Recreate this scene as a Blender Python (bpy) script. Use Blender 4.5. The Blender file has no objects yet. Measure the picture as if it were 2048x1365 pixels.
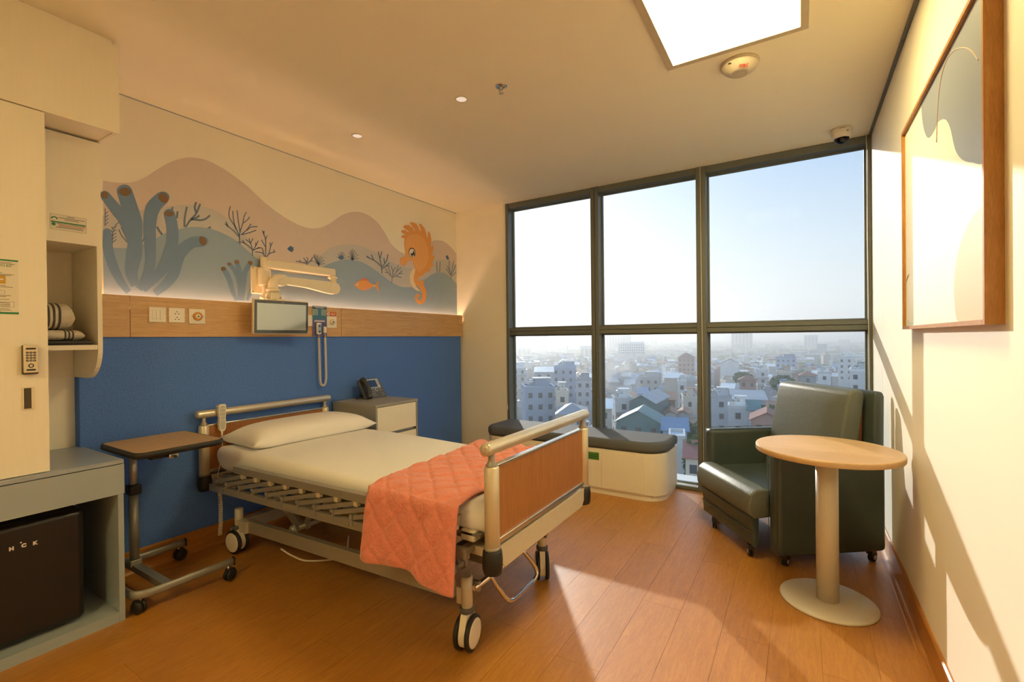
import bpy, bmesh, math, random
from mathutils import Vector, Matrix, Quaternion, geometry
random.seed(7)
S = bpy.context.scene
COL = S.collection

# ------------------------------------------------------------------ camera
FPX, YAW, PIT, ROLL, EYE = 931.5465, .5539, -.005, -.0106, 1.28
_f = Vector((-math.sin(YAW)*math.cos(PIT), math.cos(YAW)*math.cos(PIT), math.sin(PIT)))
_r0 = Vector((math.cos(YAW), math.sin(YAW), 0)); _u0 = _r0.cross(_f)
_r = _r0*math.cos(ROLL)+_u0*math.sin(ROLL); _u = -_r0*math.sin(ROLL)+_u0*math.cos(ROLL)
camd = bpy.data.cameras.new('camera'); cam = bpy.data.objects.new('camera', camd); COL.objects.link(cam)
camd.sensor_fit = 'HORIZONTAL'; camd.sensor_width = 36; camd.lens = FPX*36/2048
camd.clip_start = .05; camd.clip_end = 20000
cam.matrix_world = Matrix(((_r.x,_u.x,-_f.x,0),(_r.y,_u.y,-_f.y,0),(_r.z,_u.z,-_f.z,EYE),(0,0,0,1)))
S.camera = cam

# ------------------------------------------------------------------ light and sky
SUN = Vector((1, -1.36, -.488)).normalized()          # direction in which the low sun shines
S.view_settings.view_transform = 'Standard'; S.view_settings.look = 'None'
S.view_settings.gamma = 1; S.view_settings.use_curve_mapping = False
S.view_settings.exposure = EXPO = 0.58
sl = bpy.data.lights.new('sun', 'SUN'); sl.energy = 2.5; sl.color = (1, .94, .85); sl.angle = math.radians(.6)
so = bpy.data.objects.new('sun', sl); COL.objects.link(so); so.rotation_euler = SUN.to_track_quat('-Z', 'Y').to_euler(); so.location = (-40, 60, 40)
PANEL_E, SPOT_E, LED_E = 23.5, .60, 30.0
SKY_E = .70
def make_world():
    w = bpy.data.worlds.new('sky'); S.world = w; w.use_nodes = True; t = w.node_tree; N = t.nodes; L = t.links; N.clear()
    tc = N.new('ShaderNodeTexCoord'); sx = N.new('ShaderNodeSeparateXYZ'); L.new(tc.outputs['Generated'], sx.inputs[0])
    rp = N.new('ShaderNodeValToRGB'); L.new(sx.outputs['Z'], rp.inputs[0]); cr = rp.color_ramp
    stops = [(0, (.93,.91,.85)), (.06, (.86,.89,.90)), (.16, (.70,.81,.92)), (.35, (.40,.59,.87)), (1, (.17,.36,.72))]
    cr.elements[0].position = 0; cr.elements[0].color = (*stops[0][1], 1); cr.elements[1].position = 1; cr.elements[1].color = (*stops[-1][1], 1)
    for p, c in stops[1:-1]:
        e = cr.elements.new(p); e.color = (*c, 1)
    d = N.new('ShaderNodeVectorMath'); d.operation = 'DOT_PRODUCT'; L.new(tc.outputs['Generated'], d.inputs[0]); d.inputs[1].default_value = -SUN
    mx = N.new('ShaderNodeMath'); mx.operation = 'MAXIMUM'; L.new(d.outputs['Value'], mx.inputs[0]); mx.inputs[1].default_value = 0
    pw = N.new('ShaderNodeMath'); pw.operation = 'POWER'; L.new(mx.outputs[0], pw.inputs[0]); pw.inputs[1].default_value = 10
    mc = N.new('ShaderNodeMix'); mc.data_type = 'RGBA'; mc.blend_type = 'ADD'; L.new(pw.outputs[0], mc.inputs['Factor'])
    L.new(rp.outputs[0], mc.inputs['A']); mc.inputs['B'].default_value = (.52,.46,.38,1)
    bg = N.new('ShaderNodeBackground'); L.new(mc.outputs['Result'], bg.inputs[0]); bg.inputs[1].default_value = SKY_E
    o = N.new('ShaderNodeOutputWorld'); L.new(bg.outputs[0], o.inputs[0])
make_world()
S.cycles.diffuse_bounces = 5; S.cycles.max_bounces = 9; S.cycles.use_adaptive_sampling = True; S.cycles.adaptive_threshold = .12; S.cycles.adaptive_min_samples = 16

# ------------------------------------------------------------------ measuring helpers: a photo pixel on a known plane of the room
def ray(px, py): return _f + _r*((px-1024)/FPX) + _u*((682.5-py)/FPX)
CAM = Vector((0, 0, EYE))
def UX(px, py, x): d = ray(px, py); return CAM + d*(x/d.x)
def UY(px, py, y): d = ray(px, py); return CAM + d*(y/d.y)
def UZ(px, py, z): d = ray(px, py); return CAM + d*((z-EYE)/d.z)

# ------------------------------------------------------------------ materials
M = {}
def pm(name, rgb, rough=.5, metal=0, noise=None, bump=None, spec=.5, coat=0, sheen=0, rnd=0, stretch=None, emit=None):
    """procedural material; noise=(scale, amount[, rgb2]), bump=(scale, strength), rnd = per-object brightness spread"""
    m = bpy.data.materials.new(name); m.use_nodes = True; t = m.node_tree; N = t.nodes; L = t.links; b = N['Principled BSDF']
    b.inputs['Base Color'].default_value = (*rgb, 1); b.inputs['Roughness'].default_value = rough; b.inputs['Metallic'].default_value = metal
    b.inputs['Specular IOR Level'].default_value = spec
    if coat: b.inputs['Coat Weight'].default_value = coat; b.inputs['Coat Roughness'].default_value = .15
    if sheen: b.inputs['Sheen Weight'].default_value = sheen
    tc = mp = None
    def coords():
        nonlocal tc, mp
        if not tc:
            tc = N.new('ShaderNodeTexCoord'); mp = N.new('ShaderNodeMapping'); L.new(tc.outputs['Object'], mp.inputs[0])
            if stretch: mp.inputs['Scale'].default_value = stretch
        return mp.outputs[0]
    col = None
    if noise:
        n = N.new('ShaderNodeTexNoise'); L.new(coords(), n.inputs['Vector']); n.inputs['Scale'].default_value = noise[0]; n.inputs['Detail'].default_value = 1.5
        r2 = noise[2] if len(noise) > 2 else tuple(c*(1-noise[1]) for c in rgb)
        x = N.new('ShaderNodeMix'); x.data_type = 'RGBA'; L.new(n.outputs['Fac'], x.inputs['Factor'])
        x.inputs['A'].default_value = (*[min(1, c*(1+noise[1]*.5)) for c in rgb], 1) if len(noise) < 3 else (*rgb, 1); x.inputs['B'].default_value = (*r2, 1)
        col = x.outputs['Result']
    if rnd:
        oi = N.new('ShaderNodeObjectInfo'); mr = N.new('ShaderNodeMapRange'); L.new(oi.outputs['Random'], mr.inputs[0])
        mr.inputs['To Min'].default_value = 1-rnd; mr.inputs['To Max'].default_value = 1+rnd
        h = N.new('ShaderNodeHueSaturation'); L.new(mr.outputs[0], h.inputs['Value'])
        if col: L.new(col, h.inputs['Color'])
        else: h.inputs['Color'].default_value = (*rgb, 1)
        col = h.outputs[0]
    if col: L.new(col, b.inputs['Base Color'])
    if bump:
        n = N.new('ShaderNodeTexNoise'); L.new(coords(), n.inputs['Vector']); n.inputs['Scale'].default_value = bump[0]; n.inputs['Detail'].default_value = 1
        bp = N.new('ShaderNodeBump'); L.new(n.outputs['Fac'], bp.inputs['Height']); bp.inputs['Strength'].default_value = bump[1]; bp.inputs['Distance'].default_value = .01
        L.new(bp.outputs[0], b.inputs['Normal'])
    if emit: b.inputs['Emission Color'].default_value = (*emit[0], 1); b.inputs['Emission Strength'].default_value = emit[1]
    M[name] = m; return m
def wood(name, c1, c2, rough=.35, scale=(1,1,1), rnd=0, coat=0, fine=60, bump=.05, spec=.5):
    """wood grain: stretched noise along one axis with finer streaks"""
    m = bpy.data.materials.new(name); m.use_nodes = True; t = m.node_tree; N = t.nodes; L = t.links; b = N['Principled BSDF']
    tc = N.new('ShaderNodeTexCoord'); mp = N.new('ShaderNodeMapping'); L.new(tc.outputs['Object'], mp.inputs[0]); mp.inputs['Scale'].default_value = scale
    vec = mp.outputs[0]
    if rnd:
        oi = N.new('ShaderNodeObjectInfo'); ml = N.new('ShaderNodeMath'); ml.operation = 'MULTIPLY'; L.new(oi.outputs['Random'], ml.inputs[0]); ml.inputs[1].default_value = 37
        ad = N.new('ShaderNodeVectorMath'); ad.operation = 'ADD'; L.new(vec, ad.inputs[0]); L.new(ml.outputs[0], ad.inputs[1]); vec = ad.outputs[0]
    n1 = N.new('ShaderNodeTexNoise'); L.new(vec, n1.inputs['Vector']); n1.inputs['Scale'].default_value = 7; n1.inputs['Detail'].default_value = 2; n1.inputs['Distortion'].default_value = 1.2
    n2 = N.new('ShaderNodeTexNoise'); L.new(vec, n2.inputs['Vector']); n2.inputs['Scale'].default_value = fine; n2.inputs['Detail'].default_value = 1
    mx = N.new('ShaderNodeMix'); mx.data_type = 'FLOAT'; mx.inputs['Factor'].default_value = .4; L.new(n1.outputs['Fac'], mx.inputs['A']); L.new(n2.outputs['Fac'], mx.inputs['B'])
    rp = N.new('ShaderNodeValToRGB'); L.new(mx.outputs['Result'], rp.inputs[0]); rp.color_ramp.elements[0].position = .33; rp.color_ramp.elements[1].position = .66
    rp.color_ramp.elements[0].color = (*c2, 1); rp.color_ramp.elements[1].color = (*c1, 1)
    out = rp.outputs[0]
    if rnd:
        mr = N.new('ShaderNodeMapRange'); L.new(oi.outputs['Random'], mr.inputs[0]); mr.inputs['To Min'].default_value = 1-rnd; mr.inputs['To Max'].default_value = 1+rnd
        h = N.new('ShaderNodeHueSaturation'); L.new(mr.outputs[0], h.inputs['Value']); L.new(out, h.inputs['Color']); out = h.outputs[0]
    L.new(out, b.inputs['Base Color']); b.inputs['Roughness'].default_value = rough; b.inputs['Specular IOR Level'].default_value = spec
    if coat: b.inputs['Coat Weight'].default_value = coat; b.inputs['Coat Roughness'].default_value = .38
    if bump:
        bp = N.new('ShaderNodeBump'); L.new(mx.outputs['Result'], bp.inputs['Height']); bp.inputs['Strength'].default_value = bump; bp.inputs['Distance'].default_value = .003; L.new(bp.outputs[0], b.inputs['Normal'])
    M[name] = m; return m
def emis(name, rgb, e):
    m = bpy.data.materials.new(name); m.use_nodes = True; N = m.node_tree.nodes; N.clear()
    x = N.new('ShaderNodeEmission'); x.inputs[0].default_value = (*rgb, 1); x.inputs[1].default_value = e
    o = N.new('ShaderNodeOutputMaterial'); m.node_tree.links.new(x.outputs[0], o.inputs[0]); M[name] = m; return m
def glass(name, tint, rough=0, ior=1.45):
    m = bpy.data.materials.new(name); m.use_nodes = True; N = m.node_tree.nodes; L = m.node_tree.links; N.clear()
    a = N.new('ShaderNodeBsdfTransparent'); a.inputs[0].default_value = (*tint, 1); g = N.new('ShaderNodeBsdfGlossy'); g.inputs['Roughness'].default_value = rough
    f = N.new('ShaderNodeFresnel'); f.inputs[0].default_value = ior; x = N.new('ShaderNodeMixShader'); L.new(f.outputs[0], x.inputs[0]); L.new(a.outputs[0], x.inputs[1]); L.new(g.outputs[0], x.inputs[2])
    o = N.new('ShaderNodeOutputMaterial'); L.new(x.outputs[0], o.inputs[0]); M[name] = m; return m

WALL = (.90, .84, .70)
pm('wall_paint', WALL, .6, noise=(3, .02))
pm('ceiling_paint', (.92, .85, .67), .8, noise=(2, .02))
pm('cabinet_cream', (.86, .79, .64), .45, noise=(90, .03), stretch=(1, 1, .05))
pm('cabinet_grey', (.33, .38, .41), .42, noise=(4, .04))
pm('cabinet_grey_top', (.33, .37, .43), .3, noise=(4, .04))
wood('floor_vinyl', (.51, .22, .026), (.38, .145, .012), .46, (9, .9, 1), rnd=.05, coat=.5, fine=42, bump=.22, spec=.6)
pm('floor_joint', (.16, .07, .016), .6, noise=(40, .2))
wood('skirting_vinyl', (.52, .22, .04), (.38, .14, .02), .28, (6, .9, 6), coat=.2, bump=.03)
wood('oak_panel', (.66, .42, .20), (.50, .29, .12), .45, (10, .55, 10), rnd=.04, bump=.06)
pm('blue_felt', (.11, .235, .66), .95, noise=(120, .35), bump=(400, .25), spec=.1)
pm('frame_metal', (.16, .175, .165), .45, metal=.3, noise=(30, .1))
pm('dark_gap', (.05, .04, .03), .8, noise=(20, .2))
glass('window_glass', (.97, .985, .98), 0, 1.055)
pm('white_plastic', (.86, .80, .68), .4, noise=(60, .03))
pm('cream_metal', (.80, .72, .56), .35, noise=(30, .03))
pm('black_plastic', (.018, .017, .016), .38, noise=(60, .2))
pm('black_rubber', (.013, .0125, .012), .5, noise=(60, .2))
pm('dark_grey_plastic', (.10, .10, .095), .5, noise=(60, .1))
pm('champagne_metal', (.56, .52, .43), .36, metal=.55, noise=(50, .05))
pm('beige_metal', (.62, .55, .42), .4, metal=.15, noise=(50, .05))
pm('frame_grey_metal', (.38, .34, .27), .42, metal=.35, noise=(50, .08))
pm('chrome', (.75, .74, .72), .12, metal=1, noise=(30, .03))
pm('brushed_steel', (.62, .60, .55), .3, metal=.8, noise=(80, .08))
wood('bed_board', (.40, .17, .055), (.31, .12, .035), .42, (14, 14, .8), bump=.05)
wood('beech_top', (.55, .35, .13), (.46, .28, .09), .4, (1.5, 8, 8), bump=.03)
wood('oak_table', (.62, .42, .22), (.52, .33, .15), .38, (1.2, 12, 12), bump=.05)

# ------------------------------------------------------------------ mesh helpers
WM = {}                                             # world matrix of every thing that has parts
def rootmat(o):
    while o is not None and o.parent is not None: o = o.parent
    return WM.get(o.name) if o is not None else None
class MB:
    def __init__(s): s.v = []; s.f = []; s.s = []
    def add(s, vs, fs, smooth=False, xf=None):
        n = len(s.v); s.v += [Vector(v) if xf is None else xf @ Vector(v) for v in vs]
        s.f += [tuple(i+n for i in f) for f in fs]
        s.s += list(smooth) if isinstance(smooth, (list, tuple)) else [smooth]*len(fs)
        return s
    def box(s, x0, x1, y0, y1, z0, z1, xf=None):
        return s.add([(x0,y0,z0),(x1,y0,z0),(x1,y1,z0),(x0,y1,z0),(x0,y0,z1),(x1,y0,z1),(x1,y1,z1),(x0,y1,z1)],
                     [(0,3,2,1),(4,5,6,7),(0,1,5,4),(1,2,6,5),(2,3,7,6),(3,0,4,7)], xf=xf)
    def rbox(s, x0, x1, y0, y1, z0, z1, r=.01, seg=3, xf=None, smooth=True):
        bm = bmesh.new(); bmesh.ops.create_cube(bm, size=1)
        for v in bm.verts: v.co = Vector(((x0+x1)/2+v.co.x*(x1-x0), (y0+y1)/2+v.co.y*(y1-y0), (z0+z1)/2+v.co.z*(z1-z0)))
        r = min(r, .499*min(abs(x1-x0), abs(y1-y0), abs(z1-z0)))
        bmesh.ops.bevel(bm, geom=bm.edges[:], offset=r, segments=seg, profile=.5, affect='EDGES')
        big = 0.0
        bm.verts.index_update()
        sm = []
        for f in bm.faces:
            n = f.normal; sm.append(smooth and max(abs(n.x), abs(n.y), abs(n.z)) < .9999)
        s.add([v.co.copy() for v in bm.verts], [[v.index for v in f.verts] for f in bm.faces], sm, xf); bm.free(); return s
    def cyl(s, a, b, r, r2=None, n=20, caps=True, xf=None):
        a = Vector(a); b = Vector(b); r2 = r if r2 is None else r2; q = (b-a).to_track_quat('Z', 'Y')
        vs = []
        for c, rr in ((a, r), (b, r2)):
            for i in range(n):
                t = 2*math.pi*i/n; vs.append(c + q @ Vector((rr*math.cos(t), rr*math.sin(t), 0)))
        fs = [(i, (i+1) % n, n+(i+1) % n, n+i) for i in range(n)]; sm = [True]*n
        if caps: fs += [tuple(range(n-1, -1, -1)), tuple(range(n, 2*n))]; sm += [False, False]
        return s.add(vs, fs, sm, xf)
    def tube(s, pts, r, n=10, caps=True, closed=False, xf=None, flat=None):
        """swept round tube; r number or list; flat=(a,b) makes an elliptical section"""
        P = [Vector(p) for p in pts]; k = len(P); R = r if isinstance(r, (list, tuple)) else [r]*k
        T = []
        for i in range(k):
            a = P[(i-1) % k] if (closed or i > 0) else P[0]; b = P[(i+1) % k] if (closed or i < k-1) else P[-1]
            T.append((b-a).normalized())
        up = Vector((0, 0, 1)) if abs(T[0].z) < .9 else Vector((1, 0, 0))
        X = (up - T[0]*up.dot(T[0])).normalized(); vs = []
        for i in range(k):
            X = (X - T[i]*X.dot(T[i])).normalized(); Y = T[i].cross(X)
            for j in range(n):
                t = 2*math.pi*j/n; c, w = math.cos(t), math.sin(t)
                if flat: c *= flat[0]; w *= flat[1]
                vs.append(P[i] + X*(R[i]*c) + Y*(R[i]*w))
        m = k if closed else k-1
        fs = [(i*n+j, i*n+(j+1) % n, ((i+1) % k)*n+(j+1) % n, ((i+1) % k)*n+j) for i in range(m) for j in range(n)]; sm = [True]*len(fs)
        if caps and not closed: fs += [tuple(range(n-1, -1, -1)), tuple(range((k-1)*n, k*n))]; sm += [False, False]
        return s.add(vs, fs, sm, xf)
    def lathe(s, prof, c=(0,0,0), axis=(0,0,1), n=32, xf=None, sx=1, sy=1, sharp=False):
        """prof: list of (radius, height) turned about the axis through c"""
        c = Vector(c); q = Vector(axis).to_track_quat('Z', 'Y'); vs = []
        for (rr, h) in prof:
            for i in range(n):
                t = 2*math.pi*i/n; vs.append(c + q @ Vector((rr*sx*math.cos(t), rr*sy*math.sin(t), h)))
        k = len(prof); fs = [(i*n+j, i*n+(j+1) % n, (i+1)*n+(j+1) % n, (i+1)*n+j) for i in range(k-1) for j in range(n)]; sm = [not sharp]*len(fs)
        fs += [tuple(range(n-1, -1, -1)), tuple(range((k-1)*n, k*n))]; sm += [False, False]
        return s.add(vs, fs, sm, xf)
    def prism(s, poly, axis, a, b, xf=None, smooth=False):
        """polygon in the two other axes, extruded along axis ('x','y','z') from a to b"""
        def P(u, v, w): return {'x': (w, u, v), 'y': (u, w, v), 'z': (u, v, w)}[axis]
        n = len(poly); vs = [P(u, v, a) for u, v in poly] + [P(u, v, b) for u, v in poly]
        fs = [tuple(range(n)), tuple(range(2*n-1, n-1, -1))] + [(i, n+i, n+(i+1) % n, (i+1) % n) for i in range(n)]
        return s.add(vs, fs, [False, False]+[smooth]*n, xf)
    def ball(s, c, r, nu=20, nv=12, xf=None):
        r = r if isinstance(r, (tuple, list)) else (r, r, r); c = Vector(c); vs = []
        for i in range(nv+1):
            p = math.pi*i/nv
            for j in range(nu):
                t = 2*math.pi*j/nu; vs.append(c + Vector((r[0]*math.sin(p)*math.cos(t), r[1]*math.sin(p)*math.sin(t), r[2]*math.cos(p))))
        fs = [(i*nu+j, (i+1)*nu+j, (i+1)*nu+(j+1) % nu, i*nu+(j+1) % nu) for i in range(nv) for j in range(nu)]
        return s.add(vs, fs, True, xf)
    def grid(s, P, smooth=True, flip=False):
        """P[i][j] points"""
        ni, nj = len(P), len(P[0]); vs = [p for row in P for p in row]
        fs = [(i*nj+j, (i+1)*nj+j, (i+1)*nj+j+1, i*nj+j+1) for i in range(ni-1) for j in range(nj-1)]
        if flip: fs = [f[::-1] for f in fs]
        return s.add(vs, fs, smooth)
    def build(s, name, mat, parent=None, local=False, fix=True):
        me = bpy.data.meshes.new(name)
        if parent is not None and not local:
            rm = rootmat(parent)
            if rm is not None:
                inv = rm.inverted(); vs = [inv @ v for v in s.v]
            else: vs = s.v
        else: vs = s.v
        me.from_pydata([tuple(v) for v in vs], [], s.f); me.polygons.foreach_set('use_smooth', s.s)
        if fix:
            bm = bmesh.new(); bm.from_mesh(me); bmesh.ops.recalc_face_normals(bm, faces=bm.faces[:]); bm.to_mesh(me); bm.free()
        me.materials.append(M[mat] if isinstance(mat, str) else mat); me.update()
        o = bpy.data.objects.new(name, me); COL.objects.link(o)
        if parent is not None: o.parent = parent
        return o
def tag(o, label, cat=None, group=None):
    o['label'] = label
    if cat: o['category'] = cat
    if group: o['group'] = group
    return o
def struct(o, label=None):
    o['kind'] = 'structure'
    if label: o['label'] = label
    return o
def thing(name, label, cat, loc=(0,0,0), rotz=0, group=None):
    o = bpy.data.objects.new(name, None); COL.objects.link(o); o.empty_display_size = .1
    o.location = loc; o.rotation_euler = (0, 0, rotz); WM[o.name] = Matrix.Translation(loc) @ Matrix.Rotation(rotz, 4, 'Z')
    if label: tag(o, label, cat, group)
    return o
def box(name, mat, x0, x1, y0, y1, z0, z1, parent=None, r=0, seg=2):
    b = MB()
    if r: b.rbox(x0, x1, y0, y1, z0, z1, r, seg)
    else: b.box(x0, x1, y0, y1, z0, z1)
    return b.build(name, mat, parent)
def copy_tree(o, parent=None):
    c = o.copy(); COL.objects.link(c)
    if parent is not None: c.parent = parent
    for ch in list(o.children): copy_tree(ch, c)
    return c
def text(name, body, size, origin, xdir, ydir, mat, parent=None, extrude=.0003, align='LEFT', bold=0):
    cu = bpy.data.curves.new(name, 'FONT'); cu.body = body; cu.size = size; cu.extrude = extrude; cu.align_x = align; cu.offset = bold
    t = bpy.data.objects.new(name, cu); COL.objects.link(t); bpy.context.view_layer.update()
    me = bpy.data.meshes.new_from_object(t); bpy.data.objects.remove(t)
    X = Vector(xdir).normalized(); Y = Vector(ydir).normalized(); Z = X.cross(Y); o0 = Vector(origin)
    m = Matrix(((X.x,Y.x,Z.x,o0.x),(X.y,Y.y,Z.y,o0.y),(X.z,Y.z,Z.z,o0.z),(0,0,0,1)))
    if parent is not None and rootmat(parent) is not None: m = rootmat(parent).inverted() @ m
    me.transform(m); me.materials.clear(); me.materials.append(M[mat]); o = bpy.data.objects.new(name, me); COL.objects.link(o)
    if parent is not None: o.parent = parent
    return o
def smoothpath(pts, k=6, closed=False):
    """Catmull-Rom through pts"""
    P = [Vector(p) for p in pts]; n = len(P); out = []
    for i in range(n if closed else n-1):
        p0 = P[(i-1) % n] if (closed or i > 0) else P[0]*2-P[1]; p1 = P[i]; p2 = P[(i+1) % n]; p3 = P[(i+2) % n] if (closed or i+2 < n) else P[-1]*2-P[-2]
        for j in range(k):
            t = j/k; out.append(.5*((2*p1)+(p2-p0)*t+(2*p0-5*p1+4*p2-p3)*t*t+(3*p1-p0-3*p2+p3)*t**3))
    if not closed: out.append(P[-1])
    return out
def arcpts(cx, cy, r, a0, a1, n): return [(cx+r*math.cos(math.radians(a0+(a1-a0)*i/n)), cy+r*math.sin(math.radians(a0+(a1-a0)*i/n))) for i in range(n+1)]
def roundrect(x0, x1, y0, y1, r, n=6):
    return arcpts(x1-r, y1-r, r, 0, 90, n)+arcpts(x0+r, y1-r, r, 90, 180, n)+arcpts(x0+r, y0+r, r, 180, 270, n)+arcpts(x1-r, y0+r, r, 270, 360, n)

# ------------------------------------------------------------------ the room
XL, XR, YW, ZC, XB, YB = -3.228, .429, 4.069, 2.674, -3.146, -2.2
T = .18
fl = struct(box('floor', 'floor_joint', XL-T, XR+T, YB-T, YW+T, -.15, -.003), 'orange-brown wood-look vinyl plank floor')
# planks run away from the camera along the side walls
PWD, PLN = .182, 1.22
pmesh = {}
def plank(x0, x1, y0, y1):
    key = (round(x1-x0, 3), round(y1-y0, 3))
    if key not in pmesh:
        o = MB().box(-key[0]/2, key[0]/2, -key[1]/2, key[1]/2, -.003, 0).build('plank', 'floor_vinyl', fl, local=True); pmesh[key] = o.data
    else:
        o = bpy.data.objects.new('plank', pmesh[key]); COL.objects.link(o); o.parent = fl
    o.location = ((x0+x1)/2, (y0+y1)/2, 0)
xs = XR; row = 0
while xs > XL+.001:
    xa = max(XL, xs-PWD); y = YB - (row*.47 % 1)*PLN; g = .0006
    while y < YW:
        a, b_ = max(YB, y), min(YW, y+PLN)
        if b_-a > .02: plank(xa+g, xs-g, a+g, b_-g)
        y += PLN
    xs -= PWD; row += 1
ce = struct(box('ceiling', 'ceiling_paint', XL-T, XR+T, YB-T, YW+T, ZC, ZC+.15), 'plain cream plaster ceiling')
wl = struct(box('wall_left', 'wall_paint', XL-T, XL, YB-T, YW+T, 0, ZC), 'cream wall with an undersea mural behind the bed')
wr = struct(MB().box(XR, XR+T, YB-T, 3.62, 0, ZC).box(XR, XR+T, 3.6235, YW+T, 0, ZC).box(XR+.004, XR+T, 3.62, 3.6235, 0, ZC).build('wall_right', 'wall_paint'), 'cream wall on the right, crossed by sunlight')
ww = struct(box('wall_window', 'wall_paint', XL, -2.584, YW, YW+T, 0, ZC), 'narrow cream wall beside the window')
wb = struct(box('wall_back', 'wall_paint', XL, XR, YB-T, YB, 0, ZC), 'cream wall behind the camera')
# shadow gap between ceiling and right wall, at the left a grey strip as its shadow
struct(box('trim_1', 'frame_metal', XR-.016, XR, YB, 2.836, ZC-.012, ZC), 'dark grey metal edge strip along the ceiling')
struct(box('trim_2', 'frame_metal', XR-.016, XR, 2.842, YW, ZC-.012, ZC), 'dark grey metal edge strip by the window corner')
struct(box('shadow_strip', 'cabinet_grey', XL, XL+.006, .9, YW, ZC-.004, ZC), 'thin grey strip drawn as the shadow line between mural wall and ceiling')
# baseboards: vinyl turned up the wall with a cove
def cove(name, x, sgn, y0, y1, label):
    p = [(x, 0), (x+sgn*.04, 0)] + [(x+sgn*(.012+.028*(1-math.sin(t))), .028*(1-math.cos(t))) for t in (0.26, .52, .79, 1.05, 1.31, 1.57)] + [(x+sgn*.012, .12), (x+sgn*.006, .126), (x, .126)]
    return struct(MB().prism(p, 'y', y0, y1, smooth=False).build(name, 'skirting_vinyl'), label)
cove('baseboard_left', XL+.07, 1, .89, YW-.01, 'brown wood-look skirting below the blue wall panel')
cove('baseboard_right', XR, -1, YB, YW-.01, 'brown wood-look skirting along the right wall')
# blue padded wall panel and oak strip with light ledge
bp = struct(box('trim_4', 'blue_felt', XL, XB-.012, .866, 4.035, .12, 1.312), 'blue felt wall panel behind the bed')
op = thing('trim_5', 'oak wall strip with a lit ledge above the blue panel', None, (XL, 0, 1.3)); op['kind'] = 'structure'; op['label'] = 'oak wall strip with a lit ledge above the blue panel'
for a, b_ in ((.8815, 1.078), (1.081, 2.470), (2.473, 4.058)):
    box('wood_panel', 'oak_panel', XL+.068, XB, a, b_, 1.312, 1.541, op)
box('ledge', 'cabinet_cream', XL, XL+.068, .8815, 4.06, 1.312, 1.47, op)
emis('led_light', (1, .58, .34), LED_E)
lst = box('led_strip', 'led_light', XL+.012, XL+.024, .92, 4.045, 1.4705, 1.477, op)
lst['label'] = 'glowing warm light strip hidden in the ledge'
# ------------------------------------------------------------------ window
FD = .137
wn = thing('window_1', None, None, (-1.07, YW, 0)); struct(wn, 'floor-to-ceiling grey metal window of six panes')
def wbar(name, x0, x1, z0, z1, y0=YW, y1=YW+FD): return MB().rbox(x0, x1, y0, y1, z0, z1, .004, 1, smooth=False).build(name, 'frame_metal', wn)
jambs = [(-2.584, -2.550), (.407, XR)]; mull = [(-1.649, -1.572), (-.724, -.648)]
for a, b in jambs: wbar('window_jamb', a, b, 0, ZC)
for a, b in mull: MB().rbox(a, (a+b)/2-.002, YW, YW+FD, 0, ZC, .003, 1, smooth=False).rbox((a+b)/2+.002, b, YW, YW+FD, 0, ZC, .003, 1, smooth=False).box(a+.01, b-.01, YW+.012, YW+FD-.01, 0, ZC).build('mullion', 'frame_metal', wn)
spans = [(-2.550, -1.649), (-1.572, -.724), (-.648, .407)]
for a, b in spans:
    MB().rbox(a, b, YW+.008, YW+FD, 2.620, ZC, .003, 1, smooth=False).build('head_bar', 'frame_metal', wn)
    MB().rbox(a, b, YW+.004, YW+FD, 1.316, 1.352, .003, 1, smooth=False).rbox(a, b, YW+.008, YW+FD, 1.354, 1.388, .003, 1, smooth=False).build('transom', 'frame_metal', wn)
    MB().rbox(a, b, YW+.004, YW+.03, 0, .03, .003, 1, smooth=False).build('sill_bar', 'frame_metal', wn)
    for z0, z1 in ((.03, 1.316), (1.388, 2.620)):
        MB().box(a, b, YW+.096, YW+.104, z0, z1).build('pane', 'window_glass', wn)
        g = .012
        MB().box(a, a+g, YW+.088, YW+.112, z0, z1).box(b-g, b, YW+.088, YW+.112, z0, z1).box(a+g, b-g, YW+.088, YW+.112, z1-g, z1).box(a+g, b-g, YW+.088, YW+.112, z0, z0+g).build('glazing_bead', 'frame_metal', wn)
pm('white_sill', (.75, .78, .8), .5, noise=(8, .05))
struct(box('window_sill', 'white_sill', -2.584, XR, YW+.03, YW+.34, -.16, .028), 'pale outer sill below the window')
pm('facade_slab', (.5, .5, .5), .7, noise=(5, .1))
struct(box('trim_6', 'facade_slab', XL-T, XR+T, YW+T, YW+T+.16, -.6, -.16), 'edge of the floor slab outside')
pm('cord', (.85, .78, .62), .5, noise=(60, .05))
for x, lab, zb in ((-2.591, 'white blind cord hanging at the left window edge', .55), (-.686, 'white blind cord hanging in front of the mullion beside the armchair', .17), (.400, 'white blind cord hanging in the corner by the right wall', .62)):
    b = MB(); b.tube([(x, YW-.012, ZC), (x+.004, YW-.014, 1.6), (x+.010 if x > -2 else x+.02, YW-.016, zb+.03)], .0028, 6)
    c_ = thing('blind_cord', lab, 'cord', (x, YW-.012, zb)); b.build('cord', 'cord', c_)
    MB().lathe([(.002, .05), (.006, .04), (.007, .0), (.003, -.005)], (x+(.010 if x > -2 else .02), YW-.016, zb), n=10).build('cord_weight', 'white_plastic', c_)

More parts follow.
